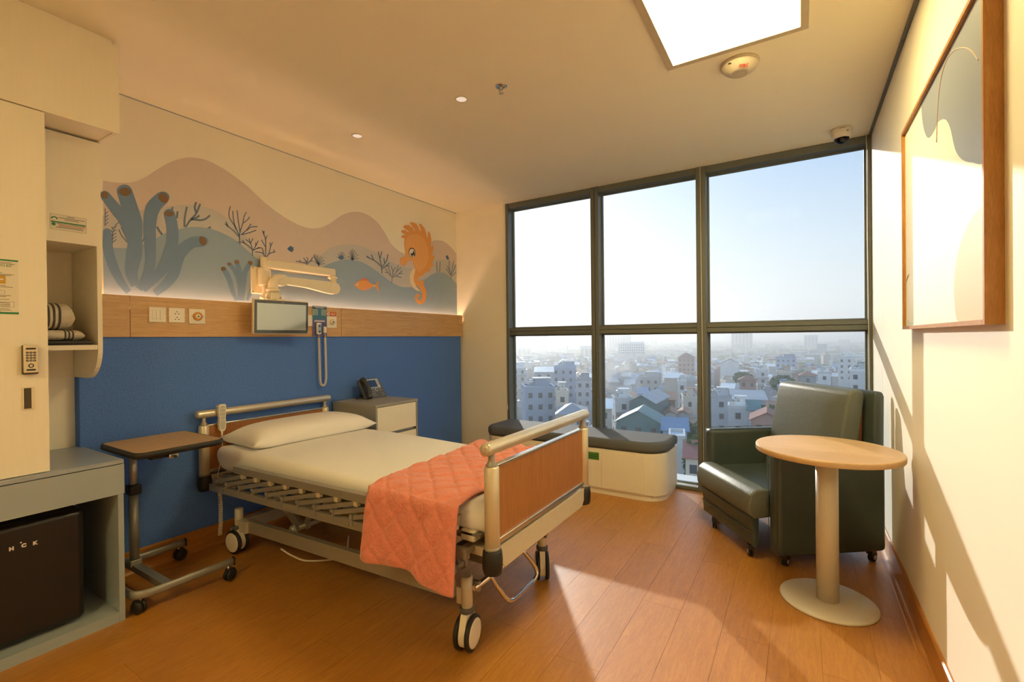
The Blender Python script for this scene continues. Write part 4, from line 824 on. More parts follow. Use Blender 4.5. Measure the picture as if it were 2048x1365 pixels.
# lifting linkage
for y in (1.62, 2.09):
    bar(MB(), (-2.72, y, .40), (-2.44, y, .215), .020, .055).build('lift_link', 'deck_metal', bed); bar(MB(), (-1.43, y, .44), (-1.30, y, .275), .020, .050).build('lift_link', 'deck_metal', bed)
    bar(MB(), (-2.44, y+.03, .215), (-2.30, y+.03, .40), .014, .030).build('lift_link', 'deck_metal', bed); bar(MB(), (-1.30, y+.03, .275), (-1.52, y+.03, .30), .014, .03).build('lift_link', 'deck_metal', bed)
for x, z in ((-2.44, .215), (-1.30, .275)):
    b = MB(); b.cyl((x, 1.56, z), (x, 2.15, z), .018); b.build('lift_shaft', 'deck_metal', bed)
    for y in (1.58, 1.66, 2.05, 2.13): MB().lathe([(.026, -.012), (.028, 0), (.026, .012)], (x, y, z), (0, 1, 0), 20).build('shaft_ring', 'deck_metal', bed)
MB().rbox(-2.36, -1.72, 1.80, 1.90, .33, .40, .015, 3).build('motor_box', 'dark_grey_plastic', bed); bar(MB(), (-2.60, 1.70, .30), (-2.36, 1.85, .35), .03, .03).build('actuator', 'deck_metal', bed)
MB().rbox(-1.20, -1.04, 1.47, 1.60, .395, .455, .02, 3).build('junction_box', 'dark_grey_plastic', bed); MB().rbox(-1.13, -1.06, 1.425, 1.49, .500, .545, .010, 2).build('deck_end_stop', 'wheel_cream', bed)
# chrome brake bar with a loop
lp = MB(); lp.cyl((-1.145, 1.535, .256), (-1.145, 2.18, .256), .0115, n=18); br = lp.build('brake_bar', 'chrome', bed)
MB().tube(smoothpath([(-1.145, 1.655, .256), (-1.12, 1.685, .19), (-1.105, 1.720, .135), (-1.10, 1.755, .113), (-1.10, 1.80, .110), (-1.10, 1.92, .110), (-1.10, 1.965, .114), (-1.105, 1.995, .137), (-1.12, 1.975, .19), (-1.145, 1.93, .256)], 6), .010, 14).build('foot_loop', 'chrome', br)
for y in (1.56, 2.16): MB().box(-1.172, -1.135, y-.008, y+.008, .235, .275).build('bar_bracket', 'deck_metal', br)
MB().tube(smoothpath([(-2.60, 1.60, .06), (-2.52, 1.62, .03), (-2.42, 1.66, .008), (-2.3, 1.8, .008), (-2.5, 2.0, .008)], 6), .005, 8).build('power_cable', 'wheel_cream', bed)

# ------------------------------------------------------------------ mattress
def loft(secs, name, mat, parent=None, cap=True):
    n = len(secs[0]); b = MB(); b.grid([s+[s[0]] for s in secs])
    if cap: b.add(secs[0], [tuple(range(n))]); b.add(secs[-1], [tuple(range(n))])
    return b.build(name, mat, parent)
def rsec(x, y0, y1, z0, z1, r, k=5):
    return [Vector((x, y, z)) for y, z in roundrect(y0, y1, z0, z1, min(r, (z1-z0)*.49), k)]
secs = []
mx0, mx1 = -3.055, -1.025
for u in [0, .02, .05, .09, .14, .2, .3, .45, .6, .8, 1, 1.3]:
    x = mx0+.22*u/1.3 if u < 1.3 else mx0+.22; q = max(0, 1-u); ins = .10*(1-math.sqrt(max(0, 1-q**2.2))); lo = .075*q**1.3
    secs.append(rsec(x, YN-.005+ins, YF+.005-ins, .512+lo+.0, .648-ins*.28, .045))
for i in range(1, 12):
    x = mx0+.22+(mx1-mx0-.22)*i/11; secs.append(rsec(x, YN-.005, YF+.005, .512+dz(x)*.55, .648+.008*math.sin(i*.6), .045))
secs += [rsec(mx1+.012, YN+.005, YF-.005, .562, .630, .03)]
mt = loft(secs, 'mattress', 'sheet_white'); tag(mt, 'white sheeted mattress lying on the hospital bed', 'mattress')
# ------------------------------------------------------------------ pillow
def pillow(cx, cy, lx, ly, h, z0, rot):
    n = 34; P = []; Q = []
    m = Matrix.Translation((cx, cy, 0)) @ Matrix.Rotation(rot, 4, 'Z')
    for i in range(n+1):
        ra = []; rb = []
        for j in range(n+1):
            u, v = -1+2*i/n, -1+2*j/n
            ex = 1-.10*(1-v*v)*abs(u)**6*.6; ey = 1-.05*(1-u*u)*abs(v)**6
            t = max(0, (1-abs(u)**3.2))**.55*max(0, (1-abs(v)**5.5))**.5
            w = .006*math.sin(7*v+2*u)*(1-t)
            x, y = u*lx/2*(1-.06*(1-abs(v)**2)*abs(u)**2)*ex, v*ly/2*ey
            top = z0+.022+h*t*(.80+.20*math.cos(1.2*(v-.1)))+w*t*1.5; bot = z0+.022-.020*min(1, t*1.6)
            corner = max(0, abs(u)+abs(v)-1.72)*.05
            ra.append(m @ Vector((x, y, top+corner))); rb.append(m @ Vector((x, y, bot+corner)))
        P.append(ra); Q.append(rb)
    b = MB(); b.grid(P); b.grid(Q, flip=True); o = b.build('pillow', 'pillow_white', fix=False)
    bm = bmesh.new(); bm.from_mesh(o.data); bmesh.ops.remove_doubles(bm, verts=bm.verts[:], dist=.0008); bmesh.ops.recalc_face_normals(bm, faces=bm.faces[:]); bm.to_mesh(o.data); bm.free()
    return o
tag(pillow(-2.82, 1.905, .44, .86, .105, .650, math.radians(-3)), 'white pillow lying flat at the head of the bed', 'pillow')
# ------------------------------------------------------------------ quilted blanket over the foot end
def blanket():
    zt, r = .664, .045; yn, yf = YN-.020, YF+.020
    path = [(1.325, .375), (1.328, .42), (1.333, .48), (1.339, .54), (1.347, .585)] + [(1.353+.075*(1-math.cos(math.radians(t))), .612+.052*math.sin(math.radians(t))) for t in range(0, 91, 10)] + [(1.428+(yf-r-1.428)*i/40, zt+.003*math.sin(i*.7)) for i in range(1, 40)] + [(yf-r+r*math.sin(math.radians(t)), zt-r+r*math.cos(math.radians(t))) for t in range(0, 91, 10)] + [(yf+.002, .56), (yf+.006, .50), (yf+.010, .44)]
    pts = [Vector((0, a, c_)) for a, c_ in path]; L = [0]
    for i in range(1, len(pts)): L.append(L[-1]+(pts[i]-pts[i-1]).length)
    tot = L[-1]; NS, NU = 210, 84; rows = []; rows2 = []
    for i in range(NS+1):
        d = tot*i/NS; k = 1
        while k < len(L)-1 and L[k] < d: k += 1
        u = (d-L[k-1])/(L[k]-L[k-1]); p = pts[k-1].lerp(pts[k], u); t = (pts[k]-pts[k-1]).normalized(); nrm = Vector((0, -t.z, t.y))
        if nrm.y > 0 and p.y < YM and p.z < .6: nrm = -nrm
        if k >= 1 and p.z >= .6: nrm = Vector((0, -t.z, t.y)); nrm = nrm if nrm.z > 0 else -nrm
        if p.y > YM and p.z < .62: nrm = Vector((0, 1, 0))
        yy = (p.y-YN)/(YF-YN); row = []; row2 = []
        x0 = -1.575-.075*min(1, max(0, yy))+.006*math.sin(d*9); x1 = -1.088+.01*math.sin(d*7+1)-.01*max(0, yy)
        hang = max(0, min(1, (.60-p.z)/.2)) if p.y < YM else 0
        for j in range(NU+1):
            v = j/NU; x = x0+(x1-x0)*v
            a, c_ = (d+x)/.132, (d-x)/.132
            puff = .0135*min(1, 1.9*abs(math.sin(math.pi*a)))**.5*min(1, 1.9*abs(math.sin(math.pi*c_)))**.5
            ed = min(v, 1-v)*(x1-x0); edge = min(1, ed/.02)
            hem = min(1, d/.03, (tot-d)/.03)
            wav = hang*(.010*math.sin(v*9+.6)+.006*math.sin(v*21)) ; drop = Vector((0, 0, -.012*math.sin(v*8+1)-.030*v))*max(0, 1-d/.2)
            q = p+nrm*(.004+puff*edge*hem+wav)+Vector((x, 0, 0))+drop; q2 = p+nrm*(-.001+wav)+Vector((x, 0, 0))+drop
            if p.z > .64: q.z = max(q.z, .660); q2.z = max(q2.z, .658)
            row.append(q); row2.append(q2)
        rows.append(row); rows2.append(row2)
    b = MB(); b.grid(rows); b.grid(rows2, flip=True)
    n1 = len(rows[0]); n = (NS+1)*n1; side = []
    for i in range(NS): side += [(i*n1, n+i*n1, n+(i+1)*n1, (i+1)*n1), (i*n1+n1-1, (i+1)*n1+n1-1, n+(i+1)*n1+n1-1, n+i*n1+n1-1)]
    for j in range(NU): side += [(j, j+1, n+j+1, n+j), (NS*n1+j, n+NS*n1+j, n+NS*n1+j+1, NS*n1+j+1)]
    b.f += side; b.s += [True]*len(side)
    return b.build('quilt', 'quilt_coral')
tag(blanket(), 'coral quilted blanket draped over the foot of the bed', 'blanket')
# ------------------------------------------------------------------ bed remote hanging on the headboard rail
rm_ = thing('bed_remote', 'beige bed remote hanging on the headboard rail', 'remote', (-3.07, 1.51, .69)); 
pm('remote_grey', (.50, .49, .43), .5, noise=(30, .05))
rx = -3.078
body = [(1.4915, .880), (1.4915, .84), (1.4955, .80), (1.4925, .765), (1.4945, .735), (1.503, .722), (1.521, .722), (1.530, .735), (1.533, .765), (1.530, .80), (1.534, .84), (1.534, .880), (1.528, .888), (1.4975, .888)]
MB().prism([(a, c_+.002) for a, c_ in body], 'x', rx, rx+.022).build('body', 'wheel_cream', rm_)
ins = [(1.4965, .872), (1.4965, .84), (1.500, .80), (1.497, .765), (1.503, .735), (1.521, .735), (1.528, .765), (1.5255, .80), (1.529, .84), (1.529, .872), (1.524, .881), (1.5015, .881)]
MB().prism(ins, 'x', rx+.022, rx+.0235).build('keypad', 'remote_grey', rm_)
for i in range(4):
    for y in (1.506, 1.520): MB().rbox(rx+.0235, rx+.025, y-.0045, y+.0045, .862-i*.0235, .868-i*.0235, .0008, 1).build('button', 'wheel_cream', rm_)
MB().rbox(-3.125, rx, 1.503, 1.523, .868, .878, .003, 1).build('hook', 'wheel_cream', rm_)
MB().lathe([(.006, .722), (.004, .700), (.0028, .690)], (rx+.011, 1.512, 0), n=10).build('strain_relief', 'wheel_cream', rm_)
cord = smoothpath([(rx+.011, 1.512, .692), (rx+.012, 1.512, .62), (-3.07, 1.50, .52), (-3.045, 1.475, .46), (-3.0, 1.455, .42)], 6)
MB().tube(cord, .0028, 6).build('cord', 'wheel_cream', rm_)
MB().tube(coil(smoothpath([(-3.0, 1.455, .42), (-2.975, 1.452, .33), (-2.975, 1.452, .20), (-2.985, 1.452, .115)], 10), .009, 30, .003), .0028, 5).build('curly_cord', 'wheel_cream', rm_)
# ------------------------------------------------------------------ overbed table on wheels
pm('tube_grey', (.30, .295, .26), .4, metal=.4, noise=(50, .06))
ot = thing('overbed_table', 'wheeled overbed table with a brown top and black edge', 'table', (-2.83, 1.1, 0))
tx0, tx1, ty0, ty1 = -3.055, -2.592, .903, 1.302
def rlayer(x0, x1, y0, y1, r, z, n=6): return [Vector((x, y, z)) for x, y in roundrect(x0, x1, y0, y1, r, n)]
loft([rlayer(tx0+.006, tx1-.006, ty0+.006, ty1-.006, .045, .737), rlayer(tx0, tx1, ty0, ty1, .05, .743), rlayer(tx0, tx1, ty0, ty1, .05, .760), rlayer(tx0+.004, tx1-.004, ty0+.004, ty1-.004, .047, .766), rlayer(tx0+.010, tx1-.010, ty0+.010, ty1-.010, .041, .766)], 'edging', 'black_rubber', ot)
MB().prism(roundrect(tx0+.0105, tx1-.0105, ty0+.0105, ty1-.0105, .041, 6), 'z', .7645, .7665).build('table_top', 'beech_top', ot)
MB().box(-3.0, -2.65, .985, 1.065, .715, .737).build('top_bracket', 'black_plastic', ot)
px_, py_ = -3.005, 1.035
MB().cyl((px_, py_, .10), (px_, py_, .50), .0215, n=24).build('lower_tube', 'tube_grey', ot); MB().cyl((px_, py_, .49), (px_, py_, .716), .017, n=24).build('upper_tube', 'champagne_metal', ot)
MB().rbox(px_-.028, px_+.030, py_-.028, py_+.028, .478, .530, .008, 2).build('clamp_collar', 'black_plastic', ot)
MB().rbox(px_-.026, px_+.026, py_-.026, py_+.026, .098, .135, .006, 2).build('tube_socket', 'tube_grey', ot)
ul = smoothpath([(-3.105, 1.315, .095), (-3.105, 1.15, .095), (-3.105, .99, .095), (-3.085, .925, .095), (-3.03, .906, .095), (-2.86, .906, .095), (-2.70, .906, .095), (-2.645, .925, .095), (-2.625, .99, .095), (-2.618, 1.15, .095), (-2.612, 1.335, .095)], 5)
MB().tube(ul, .0205, 12, flat=(1, .62)).build('base_tube', 'tube_grey', ot)
MB().box(-3.10, -2.625, py_-.019, py_+.019, .082, .112).build('crossbar', 'tube_grey', ot)
for (x, y) in ((-3.105, 1.318), (-2.612, 1.338)): MB().rbox(x-.014, x+.014, y-.006, y+.004, .074, .117, .003, 1).build('end_cap', 'black_plastic', ot)
def mini_caster(par, x, y, ang, R=.031, w=.019, zt=.08):
    m = Matrix.Translation((x, y, 0)) @ Matrix.Rotation(ang, 4, 'Z')
    c_ = MB().cyl((x, y, 2*R-.004), (x, y, zt), .006, n=10).build('caster', 'chrome', par)
    for s in (-1, 1): MB().lathe([(.004, s*.003), (R-.004, s*.003), (R, s*.006), (R, s*(w-.004)), (R-.005, s*w), (.010, s*(w+.001)), (.004, s*(w+.001))], m @ Vector((.010, 0, R)), m.to_3x3() @ Vector((0, 1, 0)), 24).build('wheel', 'black_rubber', c_)
    MB().prism([(-.012, R+.01), (-.004, 2*R+.004), (.022, 2*R+.004), (R+.006, R+.016), (.010+R*.6, R+.012), (.010, 2*R-.014)], 'y', -w*.8, w*.8, xf=m).build('hood', 'black_plastic', c_)
for x, y, a in ((-2.655, .935, 200), (-2.606, 1.308, 110), (-3.105, 1.282, 100), (-3.09, .96, 160)): mini_caster(ot, x, y, math.radians(a))
lt = MB().rbox(-2.635, -2.612, 1.045, 1.085, .712, .736, .004, 2).build('latch', 'chrome', ot); MB().cyl((-2.612, 1.065, .722), (-2.600, 1.065, .722), .007, n=12).build('latch_button', 'black_plastic', lt)

# ------------------------------------------------------------------ bedside cabinet and phone
bx0, bx1, by0, by1, bzt = -3.14, -2.655, 2.380, 2.818, .800
bc = thing('bedside_cabinet', 'grey bedside cabinet with cream drawers behind the bed', 'cabinet', (-2.9, 2.6, 0))
pm('cabinet_side', (.33, .32, .28), .45, noise=(30, .05))
box('top_panel', 'cabinet_side', bx0, bx1+.003, by0-.003, by1+.003, bzt-.020, bzt, bc, .0015, 1)
for y in (by0, by1-.016): box('side_panel', 'cabinet_side', bx0, bx1, y, y+.016, .03, bzt-.020, bc)
box('back_panel', 'cabinet_side', bx0, bx0+.01, by0+.016, by1-.016, .03, bzt-.020, bc); box('bottom_panel', 'cabinet_side', bx0+.01, bx1-.02, by0+.016, by1-.016, .03, .05, bc)
for z0, z1 in ((.580, .776), (.330, .555), (.055, .305)):
    d_ = box('drawer', 'cabinet_cream', bx1-.022, bx1-.002, by0+.018, by1-.018, z0, z1, bc); MB().box(bx1-.045, bx1-.030, by0+.018, by1-.018, z1+.001, z1+.020).build('handle_groove', 'cabinet_grey', d_) if z1 < .7 else None
for x in (bx0+.04, bx1-.05):
    for y in (by0+.04, by1-.04): MB().cyl((x, y, 0), (x, y, .03), .018, n=14).build('foot', 'black_plastic', bc)
pm('phone_dark', (.035, .037, .040), .4, noise=(40, .1)); pm('phone_grey', (.10, .105, .11), .45, noise=(40, .08)); pm('phone_silver', (.60, .61, .57), .35, metal=.3, noise=(40, .04)); pm('phone_screen', (.03, .045, .11), .12, noise=(6, .1)); pm('key_pale', (.42, .44, .45), .5, noise=(40, .05))
ph = thing('desk_phone', 'black desk phone with a screen on the bedside cabinet', 'telephone', (-2.97, 2.565, bzt))
th = math.radians(58); pm_ = Matrix.Translation((-2.965, 2.562, bzt+.001)) @ Matrix(((0, -math.cos(th), math.sin(th), 0), (1, 0, 0, 0), (0, math.sin(th), math.cos(th), 0), (0, 0, 0, 1)))
# local axes: x right (+y of the room), y up along the sloping face, z out of the face
W_, H_ = .222, .185
MB().prism([(.0, 0), (W_, 0), (W_, H_*.62), (W_-.014, H_), (.008, H_), (0, H_*.9)], 'z', -.026, 0, xf=pm_).build('body', 'phone_grey', ph)
MB().prism([(.075, .092), (.196, .092), (.196, .178), (.075, .178)], 'z', 0, .003, xf=pm_).build('bezel', 'phone_silver', ph)
MB().prism([(.087, .103), (.168, .103), (.168, .168), (.087, .168)], 'z', .003, .0036, xf=pm_).build('screen', 'phone_screen', ph)
MB().rbox(.110, .145, .170, .176, .003, .004, .001, 1, xf=pm_).build('badge', 'paper_cream', ph)
def key(x, y, w, h, mt='key_pale', nm='key', d=.004): MB().rbox(x-w/2, x+w/2, y-h/2, y+h/2, 0, d, min(w, h)*.25, 1, xf=pm_).build(nm, mt, ph)
for i in range(4):
    for j in range(3): key(.080+j*.0165, .079-i*.0175, .0115, .0085)
for i in range(5): key(.090+i*.020, .0965, .010, .005, 'phone_dark', 'soft_key', .0055)
for i in range(3):
    for j in range(2): key(.176+j*.011, .160-i*.018+j*.004, .007, .006, 'phone_dark', 'side_key', .0055)
MB().lathe([(.014, 0), (.014, .005), (.009, .006)], pm_ @ Vector((.140, .076, 0)), pm_.to_3x3() @ Vector((0, 0, 1)), 20).build('navigation_ring', 'phone_silver', ph); MB().lathe([(.008, .005), (.008, .007)], pm_ @ Vector((.140, .076, 0)), pm_.to_3x3() @ Vector((0, 0, 1)), 14).build('navigation_pad', 'phone_dark', ph)
for x, y in ((.176, .080), (.192, .080), (.176, .066), (.192, .066)): key(x, y, .010, .006)
key(.190, .043, .020, .006); 
for i in range(3): key(.178+i*.013, .024, .006, .008)
hs = MB().tube(smoothpath([pm_ @ Vector(p) for p in ((.032, .008, .014), (.032, .03, .020), (.032, .07, .036), (.032, .11, .040), (.032, .15, .030), (.032, .178, .016))], 5), [.020]*4+[.0185]*4+[.015]*5+[.014]*5+[.0155]*4+[.019]*3+[.021], 14, flat=(1, 1.25)).build('receiver', 'phone_dark', ph)
MB().prism([(.006, .002), (.060, .002), (.060, .182), (.006, .182)], 'z', 0, .006, xf=pm_).build('cradle', 'phone_dark', ph)
MB().add([pm_ @ Vector(p) for p in ((.03, .15, -.026), (.19, .15, -.026), (.19, .13, -.026), (.03, .13, -.026))]+[Vector((-3.085, 2.592, bzt+.001)), Vector((-3.085, 2.752, bzt+.001)), Vector((-3.070, 2.752, bzt+.001)), Vector((-3.070, 2.592, bzt+.001))], [(0,1,2,3),(7,6,5,4),(0,4,5,1),(1,5,6,2),(2,6,7,3),(3,7,4,0)]).build('stand', 'phone_dark', ph)
MB().tube(smoothpath([(-3.0, 2.575, bzt+.02), (-3.05, 2.545, bzt+.007), (-3.09, 2.56, bzt+.006), (-3.12, 2.60, bzt+.006)], 6), .0045, 8).build('cable', 'phone_dark', ph)

# ------------------------------------------------------------------ window bench with cushion
def rr4(x0, x1, y0, y1, rl, rr_, n=8):
    """rectangle with rounded front corners (front = low y): rl at the left, rr_ at the right"""
    return [(x1, y1), (x0, y1)] + arcpts(x0+rl, y0+rl, rl, 180, 270, n) + arcpts(x1-rr_, y0+rr_, rr_, 270, 360, n)
bn = thing('window_bench', 'cream storage bench with rounded corner below the window', 'bench', (-1.72, 3.84, 0))
bX0, bX1, bY0, bY1 = -2.545, -.888, 3.612, 4.055
MB().prism(rr4(bX0, bX1, bY0, bY1, .10, .17, 12), 'z', .048, .372, smooth=False).build('body', 'cabinet_cream', bn)
MB().prism(rr4(bX0+.01, bX1-.012, bY0+.012, bY1, .10, .165, 12), 'z', 0, .048).build('plinth', 'cabinet_cream', bn)
for a, b_ in ((-2.43, -1.91), (-1.906, -1.388), (-1.384, -1.035)): box('door', 'cabinet_cream', a, b_, bY0-.004, bY0-.0005, .056, .348, bn, .001, 1)
stk = thing('green_label', 'small green label stuck on the bench front', 'label', (-1.45, bY0, .31))
pm('label_green', (.10, .30, .05), .5, noise=(200, .4)); pm('label_dark', (.03, .10, .03), .5, noise=(40, .1))
pA = UY(1172, 903, bY0-.005); pB = UY(1198, 921, bY0-.005)
MB().box(pA.x-.015, pB.x, bY0-.0055, bY0-.004, pB.z, pA.z).build('sheet', 'label_green', stk)
for i in range(3): z = pA.z-.014-i*.016; MB().box(pA.x-.008, pB.x-.006, bY0-.0060, bY0-.0055, z-.006, z).build('print_line', 'label_dark', stk)
pm('cushion_grey', (.125, .135, .145), .75, noise=(220, .25), bump=(300, .2), spec=.3)
def cushion_layers(x0, x1, y0, y1, rl, rr_, z0, z1, r, mat, name, parent=None):
    L = []
    for t in (0, 15, 30, 45, 60, 75, 90): c_ = r*(1-math.sin(math.radians(t))); L.append((c_, z0+r*(1-math.cos(math.radians(t)))))
    L += [(r*(1-math.cos(math.radians(t))), z1-r+r*math.sin(math.radians(t))) for t in (15, 30, 45, 60, 75, 90)]
    secs = [[Vector((x, y, z)) for x, y in rr4(x0+i, x1-i, y0+i, y1-i, rl, rr_, 10)] for i, z in L]
    return loft(secs, name, mat, parent)
cu = cushion_layers(bX0-.008, bX1+.006, bY0-.012, bY1-.003, .11, .18, .3735, .460, .030, 'cushion_grey', 'bench_cushion')
tag(cu, 'dark grey padded cushion on the window bench', 'cushion')

# ------------------------------------------------------------------ green leather armchair
pm('leather_green', (.060, .080, .078), .36, noise=(9, .18), bump=(120, .10), spec=.55)
pm('leather_worn', (.145, .16, .135), .40, noise=(260, .45), bump=(260, .20), spec=.5)
wood('chair_wood', (.30, .11, .03), (.20, .07, .02), .5, (6, 6, 1))
ac = thing('armchair', 'dark green leather recliner armchair by the sunlit wall', 'armchair', (-.110, 2.905, 0), math.atan2(.5959, .8031))
def cb(name, mat, x0, x1, y0, y1, z0, z1, r=.02, seg=4, par=ac): return MB().rbox(x0, x1, y0, y1, z0, z1, r, seg).build(name, mat, par, local=True)
for y in (0, .715): 
    a_ = cb('armrest', 'leather_green', 0, .645, y, y+.085, .068, .632, .030, 6)
    b = MB()
    for yy in (y+.006, y+.079): b.tube([(.002, yy, .09), (-.0005, yy, .30), (-.0005, yy, .59), (.012, yy, .625), (.05, yy, .6335), (.60, yy, .6335)], .0018, 5)
    b.build('seam', 'leather_green', a_, local=True)
cb('seat_base', 'leather_green', .30, .60, .087, .713, .10, .34, .015, 2)
cb('seat_cushion', 'leather_green', -.01, .42, .090, .710, .300, .392, .02, 4)
# rolled front, pulled out on its own wheels
def prism_local(name, mat, prof, y0, y1, par=ac, bev=0, smooth=False):
    o = MB().prism(prof, 'y', y0, y1, smooth=smooth).build(name, mat, par, local=True)
    if bev:
        bm = bmesh.new(); bm.from_mesh(o.data); es = [e for e in bm.edges if len(e.link_faces) == 2 and e.calc_face_angle() > .5]
        bmesh.ops.bevel(bm, geom=es, offset=bev, segments=4, profile=.5, affect='EDGES'); 
        for f in bm.faces: f.smooth = True
        bm.to_mesh(o.data); bm.free(); o.data.set_sharp_from_angle(angle=math.radians(60)) if hasattr(o.data, 'set_sharp_from_angle') else None
    return o
roll_ = prism_local('footrest_roll', 'leather_worn', [(.045, .255), (-.065, .245), (-.100, .275), (-.105, .33), (-.092, .385), (-.055, .412), (.0, .412), (.045, .398)], .095, .712, bev=.012)
prism_local('footrest_panel', 'leather_green', [(-.030, .252), (-.074, .252), (-.070, .20), (-.062, .165), (-.066, .155), (-.060, .078), (-.032, .078)], .118, .700, bev=.004)
MB().tube([(-.076, .12, .246), (-.080, .40, .244), (-.076, .70, .246)], .0035, 6).tube([(-.069, .12, .160), (-.072, .40, .156), (-.069, .70, .160)], .003, 6).build('panel_seam', 'leather_green', ac, local=True)
# back cushion and rear panel
bkp = prism_local('back_cushion', 'leather_worn', [(.385, .37), (.415, .34), (.50, .34), (.535, .50), (.600, .925), (.592, .955), (.565, .966), (.525, .962), (.500, .945), (.480, .86)], .092, .708, bev=.016)
prism_local('back_board', 'chair_wood', [(.47, .36), (.588, .36), (.606, .84), (.588, .84)], .12, .68)
prism_local('rear_panel', 'leather_green', [(.612, .075), (.672, .075), (.682, .93), (.672, .955), (.635, .960), (.618, .945)], .050, .750, bev=.014)
def chair_caster(x, y, a):
    c_ = MB().cyl((x, y, .045), (x, y, .085), .007, n=10).build('caster', 'black_plastic', ac, local=True); m = Matrix.Translation((x, y, 0)) @ Matrix.Rotation(math.radians(a), 4, 'Z')
    MB().prism([(-.018, .045), (-.016, .072), (.016, .072), (.034, .040), (.020, .034), (.008, .052), (-.006, .050)], 'y', -.016, .016, xf=m).build('fork', 'black_plastic', c_, local=True)
    for s in (-1, 1): MB().lathe([(.006, s*.002), (.024, s*.002), (.0255, s*.005), (.0255, s*.011), (.023, s*.013), (.015, s*.0135)], m @ Vector((.012, 0, .0255)), m.to_3x3() @ Vector((0, 1, 0)), 22).build('wheel', 'black_rubber', c_, local=True)
    for s in (-1, 1): MB().lathe([(.013, s*.0125), (.013, s*.0150), (.005, s*.0155)], m @ Vector((.012, 0, .0255)), m.to_3x3() @ Vector((0, 1, 0)), 16).build('hub', 'brushed_steel', c_, local=True)
for x, y, a in ((-.048, .575, 60), (-.046, .175, 70), (.070, .045, 30), (.585, .045, 20), (.07, .755, 30), (.585, .755, 20)): chair_caster(x, y, a)

# ------------------------------------------------------------------ round side table
rt = thing('round_side_table', 'round oak-topped pedestal table in front of the armchair', 'table', (.105, 2.69, 0))
c = Vector((.102, 2.70, 0))
MB().lathe([(.292, .712), (.2985, .7135), (.300, .716), (.300, .735), (.2985, .738), (.290, .7385)], c, n=80).build('table_top', 'oak_table', rt)
pm('pedestal_beige', (.66, .59, .45), .33, noise=(40, .03))
c2 = Vector((.105, 2.69, 0))
MB().cyl(c2+Vector((0, 0, .012)), c2+Vector((0, 0, .705)), .0465, n=48).build('column', 'pedestal_beige', rt)
MB().lathe([(.12, .700), (.12, .711)], c2, n=40).build('mounting_plate', 'pedestal_beige', rt)
MB().lathe([(.197, 0), (.200, .002), (.200, .009), (.196, .012), (.05, .0125)], c2, n=72).build('base_disc', 'pedestal_beige', rt)
# ------------------------------------------------------------------ the town outside, some thirty-six metres below
GZ = -36.0
pm('ground_town', (.20, .20, .17), .9, noise=(.02, .4, (.13, .16, .10)), spec=.1)
b = MB(); b.add([(-9000, 14, GZ), (7000, 14, GZ), (7000, 14000, GZ), (-9000, 14000, GZ)], [(0, 1, 2, 3)]); gr = b.build('ground', 'ground_town', fix=False); struct(gr, 'streets and yards of the town far below')
rng = random.Random(11)
def cm(name, rgb, rnd=.18, rough=.8): return pm(name, rgb, rough, noise=(.35, .22), rnd=rnd, spec=.15)
cm('t_grey', (.48, .50, .53)); cm('t_white', (.80, .80, .78)); cm('t_cream', (.66, .60, .50)); cm('t_blue', (.38, .46, .58)); cm('t_brick', (.42, .26, .21)); cm('t_concrete', (.55, .54, .51))
cm('r_grey', (.40, .41, .42), .25, .45); cm('r_white', (.85, .85, .83), .12, .4); cm('r_red', (.34, .14, .11), .2, .6); cm('r_green', (.12, .25, .25), .15, .5); cm('r_blue', (.16, .27, .42), .15, .5); cm('r_rust', (.42, .22, .14), .2, .6)
pm('t_window', (.06, .07, .085), .25, noise=(.5, .2)); pm('t_steel', (.60, .61, .60), .25, metal=.8, noise=(1, .1)); pm('t_rail', (.48, .48, .46), .6, noise=(1, .1)); pm('t_green', (.11, .20, .20), .6, noise=(.3, .2))
# ---- parts of a house, in its own axes: x across the front, y depth (front at y = -d/2), z up from the ground
def wn_mesh():
    o = MB().box(-.5, .5, -.06, .06, -.5, .5).build('window', 't_window', None); me = o.data; bpy.data.objects.remove(o); return me
WME = wn_mesh()
def fr_mesh():
    t = .09; o = MB().box(-.5-t, -.5, -.09, .02, -.5-t, .5+t).box(.5, .5+t, -.09, .02, -.5-t, .5+t).box(-.5, .5, -.09, .02, .5, .5+t).box(-.5, .5, -.09, .02, -.5-t, -.5).build('window_frame', 't_rail', None); me = o.data; bpy.data.objects.remove(o); return me
FME = fr_mesh()
def add_window(par, x, y, z, w, h, side=0, frame=True):
    o = bpy.data.objects.new('window', WME); COL.objects.link(o); o.parent = par; o.location = (x, y, z); o.scale = (w, 1, h)
    if side: o.rotation_euler = (0, 0, side)
    if frame:
        f = bpy.data.objects.new('window_frame', FME); COL.objects.link(f); f.parent = o
